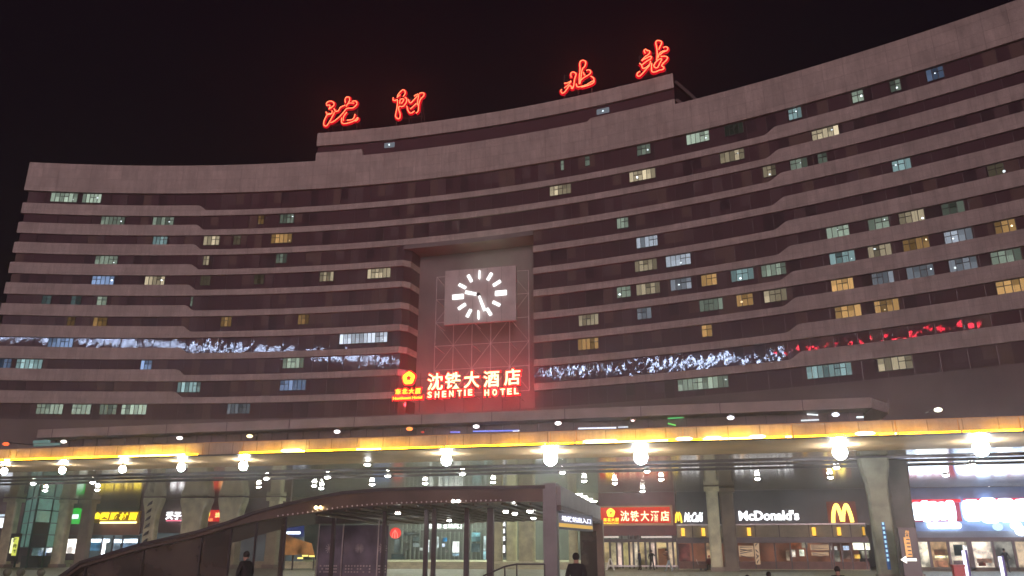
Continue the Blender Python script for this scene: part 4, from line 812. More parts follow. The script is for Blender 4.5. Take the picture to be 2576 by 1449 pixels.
# ------------------------------------------------------------------ shops on the left
Lf = empty('left_shop_row', at_y(300, 1430, YS), 'dim row of small shops with blue white windows at the left', 'shopfront'); Lf.location.z = 0
xl_, xm_ = -70, at_y(720, 1340, YS).x
mb = MB(); mb.box(xl_, xm_, YS + .3, YS + .6, 3.6, 7.08, pbr('brown_upper_wall', (.17, .12, .12), .6, noise=(.6, .2))); mb.build('upper_wall', Lf)
mb = MB(); rect(mb, 236, 1246, 352, 1286, YS + .1, .15, BLACK); mb.build('dark_panel', Lf)
mb = MB(); rect(mb, 210, 1318, 352, 1346, YS + .1, .15, pbr('brown_band', (.24, .12, .1), .6, noise=(.6, .2))); mb.build('brown_band', Lf)
mb = MB(); mb.box(xl_, xm_, YS + 4, YS + 4.2, .1, 3.6, emi((.3, .38, .4), .3, True, .4)); mb.build('interior_wall', Lf)
for (x0, y0, x1, y1, c, s) in ((224, 1356, 275, 1364, (.75, .88, 1), 2.6), (222, 1366, 252, 1385, (.1, .3, .5), .5), (254, 1364, 264, 1395, (.85, .92, 1), 2.2), (283, 1356, 345, 1366, (.7, .85, 1), 2.4), (283, 1368, 300, 1390, (.4, .55, .7), .6), (305, 1368, 340, 1385, (.25, .4, .6), .5), (160, 1356, 192, 1392, (1, .92, .85), 2), (131, 1355, 140, 1362, (1, 1, 1), 2.0), (122, 1354, 140, 1380, (.95, 1, 1), 2.4), (105, 1372, 130, 1390, (.9, .97, 1), 2.0), (95, 1384, 115, 1408, (.35, .5, .8), 1.2), (80, 1372, 110, 1410, (.2, .35, .33), .4)):
    mb = MB(); rect(mb, x0, y0, x1, y1, YS + .3, .05, emi(c, s * 1.6, True, 1)); mb.build('shop_window', Lf)
mb = MB()
for x in (222, 252, 280, 304, 345, 158, 194): q = at_y(x, 1375, YS); mb = MB(); mb.box(q.x - .07, q.x + .07, YS + .1, YS + .25, .1, 3.3, STEEL); mb.build('frame_post', Lf)
S = empty('noodle_shop_sign', at_y(292, 1302, YS), 'yellow glowing noodle shop sign with a round badge, left part of the picture', 'sign')
mb = MB(); rect(mb, 234, 1286, 352, 1316, YS - .1, .2, pbr('ochre_board', (.45, .26, .03), .5, noise=(1, .1))); mb.build('board', S)
YY = emi((1, .78, .02), 2.0)
for i, s in enumerate('四野村面'): text_at('letter', s, 253 + i * 24, 1289.5, 274.5 + i * 24, 1308, YS - .14, YY, S, bold=.035, shear=.15)
q = at_y(245, 1298, YS - .15); mb = MB(); mb.poly([(q.x + .4 * math.cos(t), q.z + .4 * math.sin(t)) for t in [math.pi / 2 + 2 * math.pi * k / 5 for k in range(5)]], YS - .2, YS - .12, YY); mb.build('round_badge', S)
mb = MB(); rect(mb, 251, 1312, 342, 1317, YS - .25, .1, emi((1, .85, .4), 3)); mb.build('light_bar', S)
for x0, x1, lb, c in ((130, 149, 'rounded green sign left of the greenish pillar', (.02, .75, .08)), (177, 205, 'rounded green sign with white mark right of the greenish pillar', (.05, .7, .08))):
    S = empty('green_sign', at_y((x0 + x1) / 2, 1300, YS), lb, 'sign', 'green signs')
    a = at_y(x0, 1300, YS - .2); b = at_y(x1, 1300, YS - .2); t = at_y(x0, 1278, YS - .2).z; u = at_y(x0, 1318, YS - .2).z
    mb = MB(); w = b.x - a.x; mb.poly([(a.x, u), (b.x, u), (b.x, t - .35), (b.x - w * .2, t - .08), (a.x + w * .5, t), (a.x + w * .2, t - .08), (a.x, t - .35)], YS - .3, YS, emi(c, .8)); mb.build('lit_face', S)
    mb = MB(); rect(mb, x0 + (0 if x1 < 160 else 4), 1280 if x1 < 160 else 1294, x0 + (8 if x1 < 160 else 20), 1296 if x1 < 160 else 1305, YS - .36, .03, emi((.85, .95, 1), 1.6)); mb.build('white_mark', S)
    mb = MB(); rect(mb, x0 - 2, 1319, x1, 1345, YS - .1, .1, emi((.8, .12, .05), .28) if x1 < 160 else BURG); mb.build('red_panel', S)
S = empty('white_letter_sign', at_y(437, 1300, YS), 'two white glowing characters over a red line between the pillars', 'sign')
for i, s in enumerate('天子'): text_at('letter', s, 418 + i * 20, 1288, 436 + i * 20, 1307, YS - .1, WT, S, bold=.045)
mb = MB(); rect(mb, 418, 1308, 455, 1311, YS - .1, .1, emi((1, .2, .3), 1.5)); mb.build('red_line', S)
S = empty('red_emblem_sign', at_y(533, 1297, YS), 'red glowing sign with yellow flower ring between the flared pillars', 'sign')
mb = MB(); rect(mb, 508, 1283, 562, 1312, YS - .1, .1, emi((1, .02, .02), .7)); mb.build('red_panel', S)
mb = MB(); flower(mb, at_y(520, 1294, YS - .16), .42, .16, emi((1, .6, .05), 2.2), 0); mb.build('flower_emblem', S)
text_at('letter', '沈', 541, 1289, 556, 1302, YS - .16, emi((1, .6, .2), 2), S, bold=.03)
text_at('letter', '东北大厦', 507, 1304, 536, 1311, YS - .16, emi((1, .3, .1), 1.6), S, bold=.03)
S = empty('tall_yellow_sign', at_y(37, 1375, 70), 'narrow tall sign with glowing yellow vertical lettering at the far left', 'sign')
mb = MB(); rect(mb, 22, 1342, 44, 1412, 70, .3, BLACK); mb.build('casing', S)
mb = MB(); rect(mb, 32, 1351, 43, 1398, 69.95, .05, emi((.85, .9, .15), 1)); rect(mb, 26, 1354, 32, 1392, 69.93, .05, emi((1, 1, .6), 1.4)); mb.build('lit_strip', S)
for i, s in enumerate('烤肉饭'): text_at('letter', s, 33.5, 1354 + i * 14, 41.5, 1364 + i * 14, 69.93, BLACK, S, bold=.02, depth=.02)
S = empty('cut_white_sign', at_y(5, 1315, 76), 'white lit sign cut by the left frame edge', 'sign')
mb = MB(); rect(mb, -20, 1303, 12, 1328, 76, .1, emi((.85, .9, 1), 2.5)); mb.build('lit_face', S)
mb = MB(); rect(mb, -20, 1294, 14, 1299, 76, .2, emi((.7, .85, 1), 1.2)); mb.build('top_light', S)
# glass lift shaft
G = empty('glass_lift_shaft', at_y(90, 1400, 74), 'tall teal glass lift shaft with dark green frame at the left', 'lift shaft'); G.location.z = 0
def C5(x, y): return .1799 * x, 1188.4 + .1799 * y
pA = at_y(*C5(385, 320), 76.5); pB = at_y(*C5(545, 320), 73); pC = at_y(*C5(760, 320), 75.0); zt_ = 7.0; zb_ = 2.0
plan = [(pA.x, 76.5), (pB.x, 73), (pC.x, 75.0), (pC.x - 1.2, 78.5)]
mb = MB()
for i in range(4):
    (x0, y0), (x1, y1) = plan[i], plan[(i + 1) % 4]
    for z0, z1 in ((2.1, 3.3), (3.35, 4.5), (4.55, 5.75), (5.8, 7.0)):
        tt = TEAL if not (i == 1 and z1 < 4.6) else BLACK
        mb.quad((x0, y0, z0), (x1, y1, z0), (x1, y1, z1), (x0, y0, z1), tt)
mb.build('glass_panel', G)
mb = MB(); GF = pbr('green_frame', (.03, .09, .07), .4, noise=(1, .1))
for x, y in plan: mb.bar((x, y, .0), (x, y, 7.05), .14, GF)
for z in (2.05, 3.32, 4.52, 5.77, 7.0):
    for i in range(4): mb.bar((*plan[i], z), (*plan[(i + 1) % 4], z), .1, GF)
mx2 = (plan[0][0] + plan[1][0]) / 2 + .35; mb.bar((mx2, (plan[0][1] + plan[1][1]) / 2 - .35, 2.05), (mx2, (plan[0][1] + plan[1][1]) / 2 - .35, 7), .08, GF); mb.build('shaft_frame', G)
mb = MB(); cxs = sum(p_[0] for p_ in plan) / 4; mb.box(cxs - .8, cxs + .8, 75, 76.8, 2.2, 2.3, CONC); mb.ball((cxs, 75.6, 6.7), .2, emi((.8, 1, 1), 12), 10, 6, .5); mb.build('shaft_lamp', G)
mb = MB(); mb.box(cxs - 1.2, cxs + 1.0, 75, 77, 0.0, 1.2, pbr('slate_plinth', (.06, .08, .08), .5, noise=(1, .1))); mb.build('plinth', G)
# ball bollards bottom left
for i, (x, lb) in enumerate(((16, 'leftmost'), (50, 'second'), (101, 'third'))):
    q = at_z(x, 1452, 0); e = empty('ball_bollard', q, lb + ' dark stone ball bollard in the bottom left corner', 'bollard', 'stone ball bollards')
    mb = MB(); mb.ball((q.x, q.y, .3), .26, pbr('ball_stone', (.08, .08, .06), .5, noise=(3, .2)) if i == 0 else bpy.data.materials['ball_stone'], 14, 10); mb.build('ball', e, True)
    mb = MB(); mb.tube([(q.x, q.y, 0), (q.x, q.y, .08)], .2, CONC_D, 12); mb.build('base', e)

# ------------------------------------------------------------------ entrance canopy in the foreground (arched roof falling to the left)
K = empty('entrance_canopy', at_y(1000, 1440, 30), 'dark arched entrance canopy with glass sides sloping down to the left', 'canopy'); K.location.z = 0
YK = 30.0
top = [(120, 1470), (206, 1411), (353, 1367), (500, 1334), (575, 1311), (639, 1287), (713, 1267), (766, 1255), (863, 1236), (960, 1228), (1100, 1224), (1280, 1222), (1372, 1221)]
bot = [(120, 1492), (206, 1425), (353, 1382), (500, 1349), (575, 1328), (639, 1312), (713, 1300), (766, 1294), (863, 1279), (960, 1271), (1100, 1266), (1280, 1262), (1372, 1262)]
def KZ(q, Y=YK): p_ = at_y(q[0], q[1], Y); return p_
# roof sheet: front profile at YK, running back 11 m, its back edge a little lower
DB = 15.0
mb = MB(); vs = []
for t_, b_ in zip(top, bot):
    p1 = KZ(t_); p2 = KZ(b_); x = p1.x; zt_, zb_ = p1.z, min(p2.z, p1.z - .25); DB = float(np.interp(t_[0], [640, 713, 800, 880], [3.0, 3.5, 9, 15]))
    vs += [(x, YK, zb_), (x, YK, zt_), (x, YK + DB, zt_ + .15), (x, YK + DB, zb_ - .15)]
fs = []
for i in range(len(top) - 1):
    a = 4 * i; b = a + 4; fs += [(a, b, b + 1, a + 1), (a + 1, b + 1, b + 2, a + 2), (a + 2, b + 2, b + 3, a + 3), (a + 3, b + 3, b, a)]
fs += [(0, 1, 2, 3), tuple(4 * (len(top) - 1) + k for k in (3, 2, 1, 0))]
mb.add(vs, fs, CANOPY); mb.build('roof_sheet', K)
# row of bolts along the fascia
mb = MB()
for i in range(46):
    t = i / 45; x = 700 + t * 560; y = np.interp(x, [q[0] for q in bot], [q[1] for q in bot]) - 4
    q = KZ((x, y)); mb.ball((q.x, YK - .03, q.z), .035, PALE_STEEL, 8, 5)
mb.build('bolt_row', K)
mb = MB()
for i, x in enumerate(range(790, 1380, 36)):
    q = KZ((x, 1262)); mb = MB(); mb.bar((q.x, YK + .3, at_y(x, np.interp(x, [q_[0] for q_ in bot], [q_[1] for q_ in bot]), YK).z - .06), (q.x, YK + min(15.0, float(np.interp(x, [713, 800, 880], [3.5, 9, 15]))) - .3, at_y(x, np.interp(x, [q_[0] for q_ in bot], [q_[1] for q_ in bot]), YK).z - .16), .08, CANOPY); mb.build('purlin', K)
# twin spot lamps on the canopy edge
for x, y, c in ((803, 1277, (1, .75, .35)), (1148, 1261, (1, .95, .9))):
    q = KZ((x, y)); mb = MB()
    for dx in (-.1, .1): mb.ball((q.x + dx, YK - .1, q.z), .055, emi(c, 30), 8, 6)
    mb.box(q.x - .18, q.x + .18, YK - .1, YK - .02, q.z + .05, q.z + .1, STEEL); mb.build('twin_spot', K)
# low edge beam following the slope
mb = MB()
for a, b in zip(top[:-1], top[1:]):
    p1 = KZ(a); p2 = KZ(b); mb.bar((p1.x, YK - .05, p1.z - .06), (p2.x, YK - .05, p2.z - .06), .12, STEEL)
mb.build('edge_beam', K)
# dark side wall of sheet and glass below the sloping part
low = [p_ for p_ in zip(top, bot) if p_[0][0] <= 713]
for (t0, b0), (t1, b1) in zip(low[:-1], low[1:]):
    p0 = KZ(b0); p1 = KZ(b1); mb = MB()
    if p0.z < .02 and p1.z < .02: continue
    z0_, z1_ = max(p0.z, .01), max(p1.z, .01)
    mb.hexa([(p0.x + .03, YK + .3, 0), (p1.x - .03, YK + .3, 0), (p1.x - .03, YK + .4, 0), (p0.x + .03, YK + .4, 0), (p0.x + .03, YK + .3, z0_ + .02), (p1.x - .03, YK + .3, z1_ + .02), (p1.x - .03, YK + .4, z1_ + .02), (p0.x + .03, YK + .4, z0_ + .02)], CANOPY_G if t0[0] < 570 else CLEAR); mb.build('side_panel', K)
    mb = MB(); mb.box(p1.x - .03, p1.x + .03, YK + .2, YK + .3, 0, z1_ + .05, STEEL); mb.build('side_mullion', K)
# glass bays with posts
PUR = pbr('violet_film_glass', (.17, .16, .20), .2, noise=(1.2, .4))
for x0, x1 in ((800, 858), (860, 948), (950, 974)):
    mb = MB(); a = at_y(x0, 1400, YK + 6); b = at_y(x1, 1400, YK + 6); zt_ = at_y(x0, 1322, YK + 6).z
    mb.box(a.x, b.x, YK + 6, YK + 6.05, .05, zt_, PUR); g_ = mb.build('glass_bay', K)
    mb = MB(); rnd = random.Random(x0)      # frosted snowflake-like and text-like decals
    cxg = (a.x + b.x) / 2
    for k in range(6):
        t = math.pi * k / 6; mb.bar((cxg - .22 * math.cos(t), YK + 5.97, 1.75 - .22 * math.sin(t)), (cxg + .22 * math.cos(t), YK + 5.97, 1.75 + .22 * math.sin(t)), .03, PALE_STEEL, .01)
    for r_ in range(3):
        for c_ in range(9):
            if rnd.random() < .7: xx = a.x + (b.x - a.x) * (.12 + .085 * c_); mb.box(xx, xx + .07, YK + 5.96, YK + 5.98, .95 - r_ * .13, 1.02 - r_ * .13, PALE_STEEL)
    mb.build('frosted_decal', g_)
for x, w, mt in ((797, .05, PALE_STEEL), (859, .05, PALE_STEEL), (949, .05, PALE_STEEL), (833, .14, STEEL), (962, .14, STEEL), (1069, .16, STEEL), (1089, .16, STEEL), (1172, .18, STEEL), (1232, .24, STEEL), (705, .12, CANOPY)):
    q = at_y(x, 1400, YK + (5.8 if mt is PALE_STEEL else 2)); yy = q.y; mb = MB(); ztop = min(3.55, at_y(x, 1268, YK).z - .03); mb.box(q.x - w / 2, q.x + w / 2, yy, yy + w, 0, ztop, mt); mb.build('post', K)
# near right corner post, right gable fascia and back post
pc = at_y(1383, 1300, YK); mb = MB(); zc = at_y(1383, 1215, YK).z
mb.box(pc.x - .25, pc.x + .25, YK - .02, YK + .5, 0, zc, pbr('grey_cladding', (.24, .24, .245), .45, noise=(1.5, .15))); mb.build('corner_post', K)
pb = at_z(1503, 1275, zc - .1)
mb = MB(); a = Vector((pc.x + .26, YK + .1, 0)); b = Vector((pb.x, pb.y, 0)); d = (b - a).normalized(); n = Vector((-d.y, d.x, 0)) * .15
for z0_, z1_, mt in ((zc - .78, zc - .1, bpy.data.materials['grey_cladding']), (zc - .98, zc - .8, STEEL)):
    mb.hexa([a - n + Vector((0, 0, z0_)), b - n + Vector((0, 0, z0_)), b + n + Vector((0, 0, z0_)), a + n + Vector((0, 0, z0_)), a - n + Vector((0, 0, z1_)), b - n + Vector((0, 0, z1_)), b + n + Vector((0, 0, z1_)), a + n + Vector((0, 0, z1_))], mt)
mb.build('gable_fascia', K)
mb = MB(); mb.box(pb.x - .3, pb.x + .25, pb.y - .02, pb.y + .4, 0, zc - .8, CANOPY); mb.build('back_post', K)
mb = MB(); a2 = at_y(1462, 1400, 36); mb.box(a2.x - .05, at_y(1518, 1400, 36).x - .3, 36.2, 36.3, 0, at_y(1490, 1335, 36).z, CANOPY_G); mb.build('dark_end_panel', K)
# hanging sign below the gable
sg = empty('hanging_lit_sign', at_y(1440, 1310, 33), 'slanting lit sign with white and amber lettering hanging at the canopy corner', 'sign')
a = at_z(1397, 1300, 2.9); a = at_y(1397, 1303, 31.2); b = at_y(1484, 1331, 35.6)
za1, za0 = at_y(1397, 1280, 31.2).z, at_y(1397, 1318, 31.2).z; zb1, zb0 = at_y(1484, 1310, 35.6).z, at_y(1484, 1338, 35.6).z
d = Vector((b.x - a.x, b.y - a.y, 0)); L = d.length; d.normalize(); nn = Vector((d.y, -d.x, 0)); zt_ = (za1 + zb1) / 2; zb_ = (za0 + zb0) / 2
def sp(u, z, o=0): v = Vector((a.x, a.y, 0)) + d * u * L + nn * o; return (v.x, v.y, z)
mb = MB(); mb.hexa([sp(-.03, zb_ - .08, -.15), sp(1.03, zb_ - .08, -.15), sp(1.03, zb_ - .08, .1), sp(-.03, zb_ - .08, .1), sp(-.03, zt_ + .08, -.15), sp(1.03, zt_ + .08, -.15), sp(1.03, zt_ + .08, .1), sp(-.03, zt_ + .08, .1)], STEEL); mb.build('casing', sg)
mb = MB(); mb.quad(sp(0, zb_, .11), sp(1, zb_, .11), sp(1, zt_, .11), sp(0, zt_, .11), emi((.45, .42, .5), .35)); mb.quad(sp(.0, zb_, .12), sp(1, zb_, .12), sp(1, zb_ + (zt_ - zb_) * .28, .12), sp(0, zb_ + (zt_ - zb_) * .28, .12), emi((1, .6, .15), .8)); mb.build('lit_face', sg)
cc_ = Vector((a.x, a.y, 0)) + d * L * .5 + nn * .14
put_text('letter', '地铁站出入口', (cc_.x, cc_.y, zb_ + (zt_ - zb_) * .62), L * .86, (zt_ - zb_) * .42, emi((.85, .85, 1), 1.6), sg, .03, .02, math.atan2(d.y, d.x))
mb = MB(); mb.bar(sp(.1, zt_ + .08, 0), sp(.1, zc - .98, 0), .06, STEEL); mb.bar(sp(.9, zt_ + .08, 0), sp(.9, zc - .98, 0), .06, STEEL); mb.build('hanger', sg)
# handrail beside the entrance
e = empty('handrail', at_y(1270, 1445, 29), 'thin dark handrail rising in front of the pale floor beside the canopy post', 'handrail'); e.location.z = 0
mb = MB(); pts = [at_y(1215, 1449, 29), at_y(1270, 1425, 29), at_y(1300, 1419, 29), at_y(1370, 1419, 29)]; mb.tube(pts, .03, STEEL, 8); mb.build('rail', e)
mb = MB(); [mb.tube([(q.x, q.y, 0), q], .025, STEEL, 8) for q in pts[1:]]; mb.build('post', e)
# glowing sheet in place of an orange reflection; blue screen behind the glass
e = empty('orange_glow_sheet', at_y(750, 1375, 70), 'glowing orange sheet in place of a reflection, seen through the canopy glass', 'panel')
mb = MB(); pts = [(712, 1338), (735, 1352), (783, 1367), (790, 1396), (712, 1396)]; PP = [at_y(*q, 70) for q in pts]; mb.poly([(q.x, q.z) for q in PP][::-1], 70, 70.1, emi((.75, .32, .1), .42, True, .8)); mb.build('lit_sheet', e)
mb = MB(); [rect(mb, x, y, x + 14, y + 4, 69.9, .05, emi((1, .8, .2), 1.8)) for x, y in ((760, 1396), (777, 1397), (748, 1402))]; mb.build('strip_lamps', e)
mb = MB(); q0 = at_y(714, 1396, 70); q1 = at_y(788, 1396, 70); mb.bar((q0.x, 70.2, 0), (q0.x, 70.2, q0.z), .1, STEEL); mb.bar((q1.x, 70.2, 0), (q1.x, 70.2, q1.z), .1, STEEL); mb.build('leg', e)
e = empty('blue_screen_sign', at_y(738, 1330, 72), 'blue sign with two rows of white light bars left of the glass bays', 'sign')
mb = MB(); rect(mb, 716, 1308, 764, 1350, 72, .1, emi((.05, .08, .35), .35)); mb.build('blue_face', e)
mb = MB(); [rect(mb, *b_, 71.9, .05, emi((.8, .88, 1), 2.5)) for b_ in ((724, 1313, 731, 1320), (740, 1312, 757, 1321), (720, 1337, 755, 1344))]; mb.build('light_bar', e)
mb = MB(); q0 = at_y(740, 1350, 72); mb.bar((q0.x, 72.1, 0), (q0.x, 72.1, q0.z), .12, STEEL); mb.build('leg', e)

# ------------------------------------------------------------------ people
SKIN = pbr('skin', (.45, .28, .2), .6, noise=(5, .05)); HAIR = pbr('black_hair', (.02, .015, .015), .6, noise=(5, .1))
def person(x, y_feet, Y, label, jacket, trousers, pose='stand', face=180, h=1.7, lean=0.0, arm=0.0, z=0.0, hair=True, coat=False, cap=None):
    q = at_y(x, y_feet, Y); base = Vector((q.x, Y, z)); s = h / 1.7
    e = empty('person', base, label, 'person')
    J = {}
    hip = .92
    if pose == 'sit': hip = .5
    J['pel'] = Vector((0, 0, hip)); J['bel'] = Vector((0, lean * .1, hip + .17)); J['che'] = Vector((0, lean * .3, hip + .42)); J['nek'] = Vector((0, lean * .42, hip + .58)); J['hd0'] = Vector((0, lean * .48 + .02, hip + .66)); J['hd1'] = Vector((0, lean * .5 + .02, hip + .76))
    st_ = {'stand': (.06, -.04), 'walk': (.3, -.32), 'sit': (0, 0)}[pose]
    for i, sx in enumerate((-1, 1)):
        J['sh%d' % i] = Vector((sx * .19, lean * .38, hip + .52))
        if i == 0 and arm: J['el%d' % i] = Vector((sx * .26, lean * .3 + .18, hip + .34)); J['ha%d' % i] = Vector((sx * .17, lean * .3 + .38, hip + .50))
        else: J['el%d' % i] = Vector((sx * .27, lean * .3 + (-.06 if pose == 'walk' else 0) * sx, hip + .24)); J['ha%d' % i] = Vector((sx * .26, lean * .3 + .1, hip + .0))
        J['hp%d' % i] = Vector((sx * .1, 0, hip - .06))
        if pose == 'sit': J['kn%d' % i] = Vector((sx * .14, .44, hip)); J['an%d' % i] = Vector((sx * .14, .42, .08)); J['ft%d' % i] = Vector((sx * .15, .6, .04))
        else:
            k = st_[i]; J['kn%d' % i] = Vector((sx * .11, k * .5 + .04, .48)); J['an%d' % i] = Vector((sx * .11, k, .08 + (.05 if k < -.2 else 0))); J['ft%d' % i] = Vector((sx * .12, k + .17, .04))
    names = list(J); idx = {n: i for i, n in enumerate(names)}
    E_ = [('pel', 'bel'), ('bel', 'che'), ('che', 'nek'), ('nek', 'hd0'), ('hd0', 'hd1')]
    for i in '01': E_ += [('che', 'sh' + i), ('sh' + i, 'el' + i), ('el' + i, 'ha' + i), ('pel', 'hp' + i), ('hp' + i, 'kn' + i), ('kn' + i, 'an' + i), ('an' + i, 'ft' + i)]
    rad = dict(pel=(.15, .12), bel=(.15, .11), che=(.18, .13), nek=(.06, .06), hd0=(.085, .09), hd1=(.09, .1), sh=(.075, .075), el=(.055, .055), ha=(.04, .04), hp=(.1, .1), kn=(.07, .07), an=(.05, .05), ft=(.05, .04))
    if coat: rad.update(pel=(.2, .16), bel=(.18, .15), che=(.2, .16), hp=(.13, .13), sh=(.09, .09), el=(.075, .075))
    me = bpy.data.meshes.new('body'); me.from_pydata([J[n] * s for n in names], [(idx[a], idx[b]) for a, b in E_], [])
    o = bpy.data.objects.new('body', me); col.objects.link(o)
    m1 = o.modifiers.new('skin', 'SKIN'); m2 = o.modifiers.new('sub', 'SUBSURF'); m2.levels = 1; m2.render_levels = 1
    lay = me.skin_vertices[0].data
    for n in names:
        r = rad.get(n, rad.get(n[:2])); lay[idx[n]].radius = (r[0] * s, r[1] * s)
    lay[0].use_root = True
    dg = bpy.context.evaluated_depsgraph_get(); dg.update(); nm = bpy.data.meshes.new_from_object(o.evaluated_get(dg)); bpy.data.objects.remove(o)
    b = bpy.data.objects.new('body', nm); col.objects.link(b); nm.materials.clear()
    for mt in (jacket, trousers, SKIN): nm.materials.append(mt)
    for p_ in nm.polygons:
        c = p_.center / s; p_.use_smooth = True
        handy = any((c - J['ha' + i]).length < .07 for i in '01')
        p_.material_index = 2 if (c.z > hip + .6 or handy) else (0 if c.z > hip - (.2 if coat else .04) and not (pose == 'sit' and c.y > .2 and c.z < hip + .1) else 1)
    b.parent = e
    mb = MB(); hc = J['hd1'] * s; mb.ball(hc + Vector((0, -.018, .025)) * s, .108 * s, cap or HAIR, 12, 8, 1.05); hr = mb.build('cap' if cap else 'hair', None, True); hr.parent = e
    e.rotation_euler = (0, 0, R(face))
    return e
def cloth(n, c): return pbr(n, c, .85, noise=(4, .15))
NAVY = cloth('navy_cloth', (.05, .05, .09)); BLK = cloth('black_cloth', (.025, .022, .025)); BRN = cloth('brown_cloth', (.14, .07, .05)); JEAN = cloth('pale_jeans', (.35, .42, .45)); RED = cloth('red_cloth', (.45, .05, .05)); GRY = cloth('grey_cloth', (.3, .3, .3))
person(1611, 1427, 77.5, 'person in navy jacket standing at the warm hotel doors', NAVY, BLK, 'stand', 70, 1.68, .15)
person(1640, 1427, 78, 'person in black seen against the hotel doors holding something', BLK, BLK, 'walk', 200, 1.66, .2, 1)
person(1684, 1434, 72.5, 'person in brown top and pale jeans walking past the wooden door', BRN, JEAN, 'walk', 100, 1.75, .3, 1)
person(1787, 1429, 79, 'person with red cap and dark red coat beside the pillar pair', cloth('dark_red_cloth', (.2, .04, .04)), BLK, 'sit', 160, 1.6, .3, 0, 0, True, True, RED)
person(2534, 1433, 75, 'person in dark clothes standing before the bright shop window', BLK, NAVY, 'stand', 180, 1.75)
person(2106, 1440, 27, 'person in black sitting low in front of the restaurant, at the bottom edge', BLK, BLK, 'sit', 185, 1.45, .1, 0, 0, True, True)
person(1880, 1448, 27.5, 'leftmost person of two heads at the bottom edge below the restaurant', BLK, BLK, 'sit', 170, 1.12, .1, 0, 0, True, True)
person(1933, 1446, 27.0, 'person in grey hood at the bottom edge, right of the lowest head', GRY, BLK, 'sit', 190, 1.25, .1, 0, 0, True, True)
person(1450, 1449, 21.0, 'person in heavy black coat in front of the canopy post, back turned', BLK, BLK, 'stand', 0, 1.48, 0, 0, 0, True, True)
person(618, 1449, 22.0, 'person in black coat in front of the sloping glass, left of the orange sheet', BLK, BLK, 'walk', 80, 1.52, .1, 0, 0, True, True)
# seats under the seated people
for x, Y, hh, lb in ((2106, 27, .42, 'dark stone block seat under the person below the golden arches'), (1880, 27.5, .32, 'dark stone block seat under the leftmost low head'), (1933, 27, .36, 'dark stone block seat under the person in grey hood'), (1787, 79, .43, 'small dark stool under the person in red cap')):
    q = at_y(x, 1440, Y); e = empty('block_seat', (q.x, Y, 0), lb, 'seat', 'block seats'); mb = MB(); mb.box(q.x - .3, q.x + .3, Y - .25, Y + .22, .03, hh - .03, CONC_D); mb.build('seat_block', e)
    mb = MB(); mb.box(q.x - .33, q.x + .33, Y - .28, Y + .25, hh - .03, hh, CONC); mb.build('seat_slab', e)
# small things by the doors
e = empty('folding_board', at_y(1536, 1432, 76), 'white folding A frame board standing left of the hotel doors', 'board'); e.location.z = 0
q = at_y(1536, 1432, 76); WP = pbr('white_board', (.7, .7, .62), .5, noise=(2, .1)); x = q.x
mb = MB()
mb.hexa([(x - .42, 75.6, .02), (x - .3, 75.6, .02), (x - .3, 75.65, .02), (x - .42, 75.65, .02), (x - .12, 75.95, 1.0), (x + .0, 75.95, 1.0), (x + .0, 76.0, 1.0), (x - .12, 76.0, 1.0)], WP)
mb.hexa([(x + .3, 75.6, .02), (x + .42, 75.6, .02), (x + .42, 75.65, .02), (x + .3, 75.65, .02), (x + .0, 75.95, 1.0), (x + .12, 75.95, 1.0), (x + .12, 76.0, 1.0), (x + .0, 76.0, 1.0)], WP)
mb.bar((x - .25, 75.75, .45), (x + .25, 75.75, .45), .08, WP); mb.bar((x - .1, 75.97, .98), (x + .1, 75.97, .98), .1, WP); mb.build('front_frame', e)
mb = MB(); mb.bar((x - .35, 76.35, .02), (x - .05, 76.0, 1.0), .07, WP); mb.bar((x + .35, 76.35, .02), (x + .05, 76.0, 1.0), .07, WP); mb.build('rear_frame', e)
e = empty('handcart', at_y(1769, 1430, 77), 'small brown handcart with white sack beside the pillar pair', 'cart'); e.location.z = 0
q = at_y(1769, 1430, 77); mb = MB(); mb.box(q.x - .35, q.x + .3, 76.7, 77.2, .18, .5, cloth('brown_box', (.16, .07, .05))); mb.build('box', e)
mb = MB(); mb.tube([(q.x - .2, 76.65, .12), (q.x - .2, 76.7, .12)], .12, BLACK, 12); mb.tube([(q.x + .2, 76.65, .12), (q.x + .2, 76.7, .12)], .12, BLACK, 12); mb.build('wheel', e)
mb = MB(); mb.bar((q.x - .4, 77, .5), (q.x - .55, 77, .95), .04, PALE_STEEL); mb.build('handle', e)
mb = MB(); mb.ball((q.x + .9, 77, .45), .22, cloth('white_sack', (.6, .58, .55)), 10, 8, 2.0); tag(mb.build('white_sack', None, True), 'upright white sack leaning between handcart and pillar', 'sack')

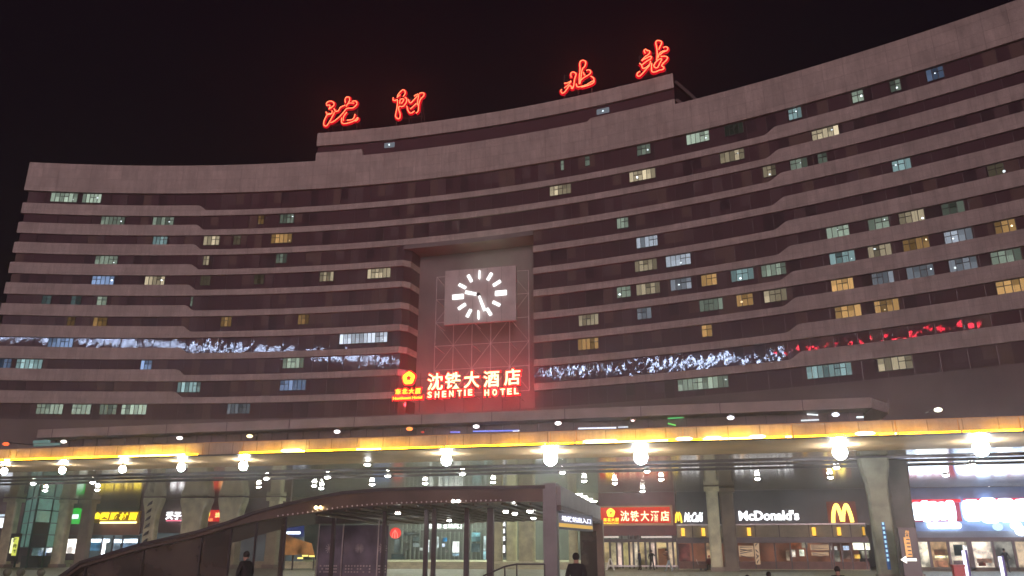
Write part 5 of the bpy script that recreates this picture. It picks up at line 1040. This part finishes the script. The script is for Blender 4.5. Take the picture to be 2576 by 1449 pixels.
# ------------------------------------------------------------------ tower behind the photographer whose lit sign is mirrored in the window strips
TW = empty('building_with_light_sign', (-100, -85, 0), 'block behind the photographer carrying a tall gantry with a white and red light sign', 'building')
mb = MB(); mb.box(-135, -45, -90, -71, 0, 22, DARKWALL); mb.build('block_wall', TW)
mb = MB()
for xx in range(-134, -46, 8): mb.bar((xx, -72, 22), (xx, -72, 76), .35, STEEL)
for zz in (30, 45, 60, 66.8, 76.2): mb.bar((-134, -71.6, zz), (-46, -71.6, zz), .25, STEEL)
mb.build('sign_gantry', TW)
mb = MB(); rnd = random.Random(3); x = -126.5
WS = emi((.55, .68, 1.0), 105); RS = emi((1, .03, .06), 90)
while x < -78.5:
    dens = .42 if x < -117.3 else (.7 if x < -110 else 1.5)
    w = rnd.uniform(.12, .5) * dens; gap = rnd.choice((.15, .4, .7, 1.3)) * dens
    zc_ = float(np.interp(x, [-126, -121, -117.5, -114, -111, -103, -98, -78], [70.3, 72.4, 73.6, 73.6, 71.6, 67.8, 68.6, 68.0]))
    z0 = zc_ - 2.2 + rnd.uniform(0, 2.2); z1 = z0 + rnd.uniform(.6, 3.2)
    mb.box(x, x + w, -70.5, -70.3, z0, min(z1, zc_ + 2.2), WS)
    if rnd.random() < .6: zz = zc_ - 2.0 + rnd.uniform(0, 4.0); mb.box(x - .2 * dens, x + w + rnd.uniform(.3, 1.0) * dens, -70.29, -70.2, zz, zz + .22, WS)
    x += w + gap
mb.build('white_sign', TW)
mb = MB(); x = -78.2
while x < -52:
    w = rnd.uniform(.6, 1.8); zz = 67.6 + rnd.uniform(0, 1.6); mb.box(x, x + w, -70.5, -70.3, zz, zz + rnd.uniform(.5, 2.2), RS); x += w + rnd.uniform(.8, 4.2)
mb.build('red_sign', TW)

# ------------------------------------------------------------------ thin haze added round everything for a glow like lens bloom
hm = bpy.data.materials.new('bloom_haze'); hm.use_nodes = True; nt = hm.node_tree; nt.nodes.clear()
v = nt.nodes.new('ShaderNodeVolumePrincipled'); o_ = nt.nodes.new('ShaderNodeOutputMaterial'); nt.links.new(v.outputs[0], o_.inputs['Volume'])
v.inputs['Color'].default_value = (.92, .92, .95, 1); v.inputs['Density'].default_value = 0.0024; v.inputs['Anisotropy'].default_value = 0.8
mb = MB(); mb.box(-700, 700, -300, 800, -1.5, 90, hm); tag(mb.build('haze'), kind='stuff')
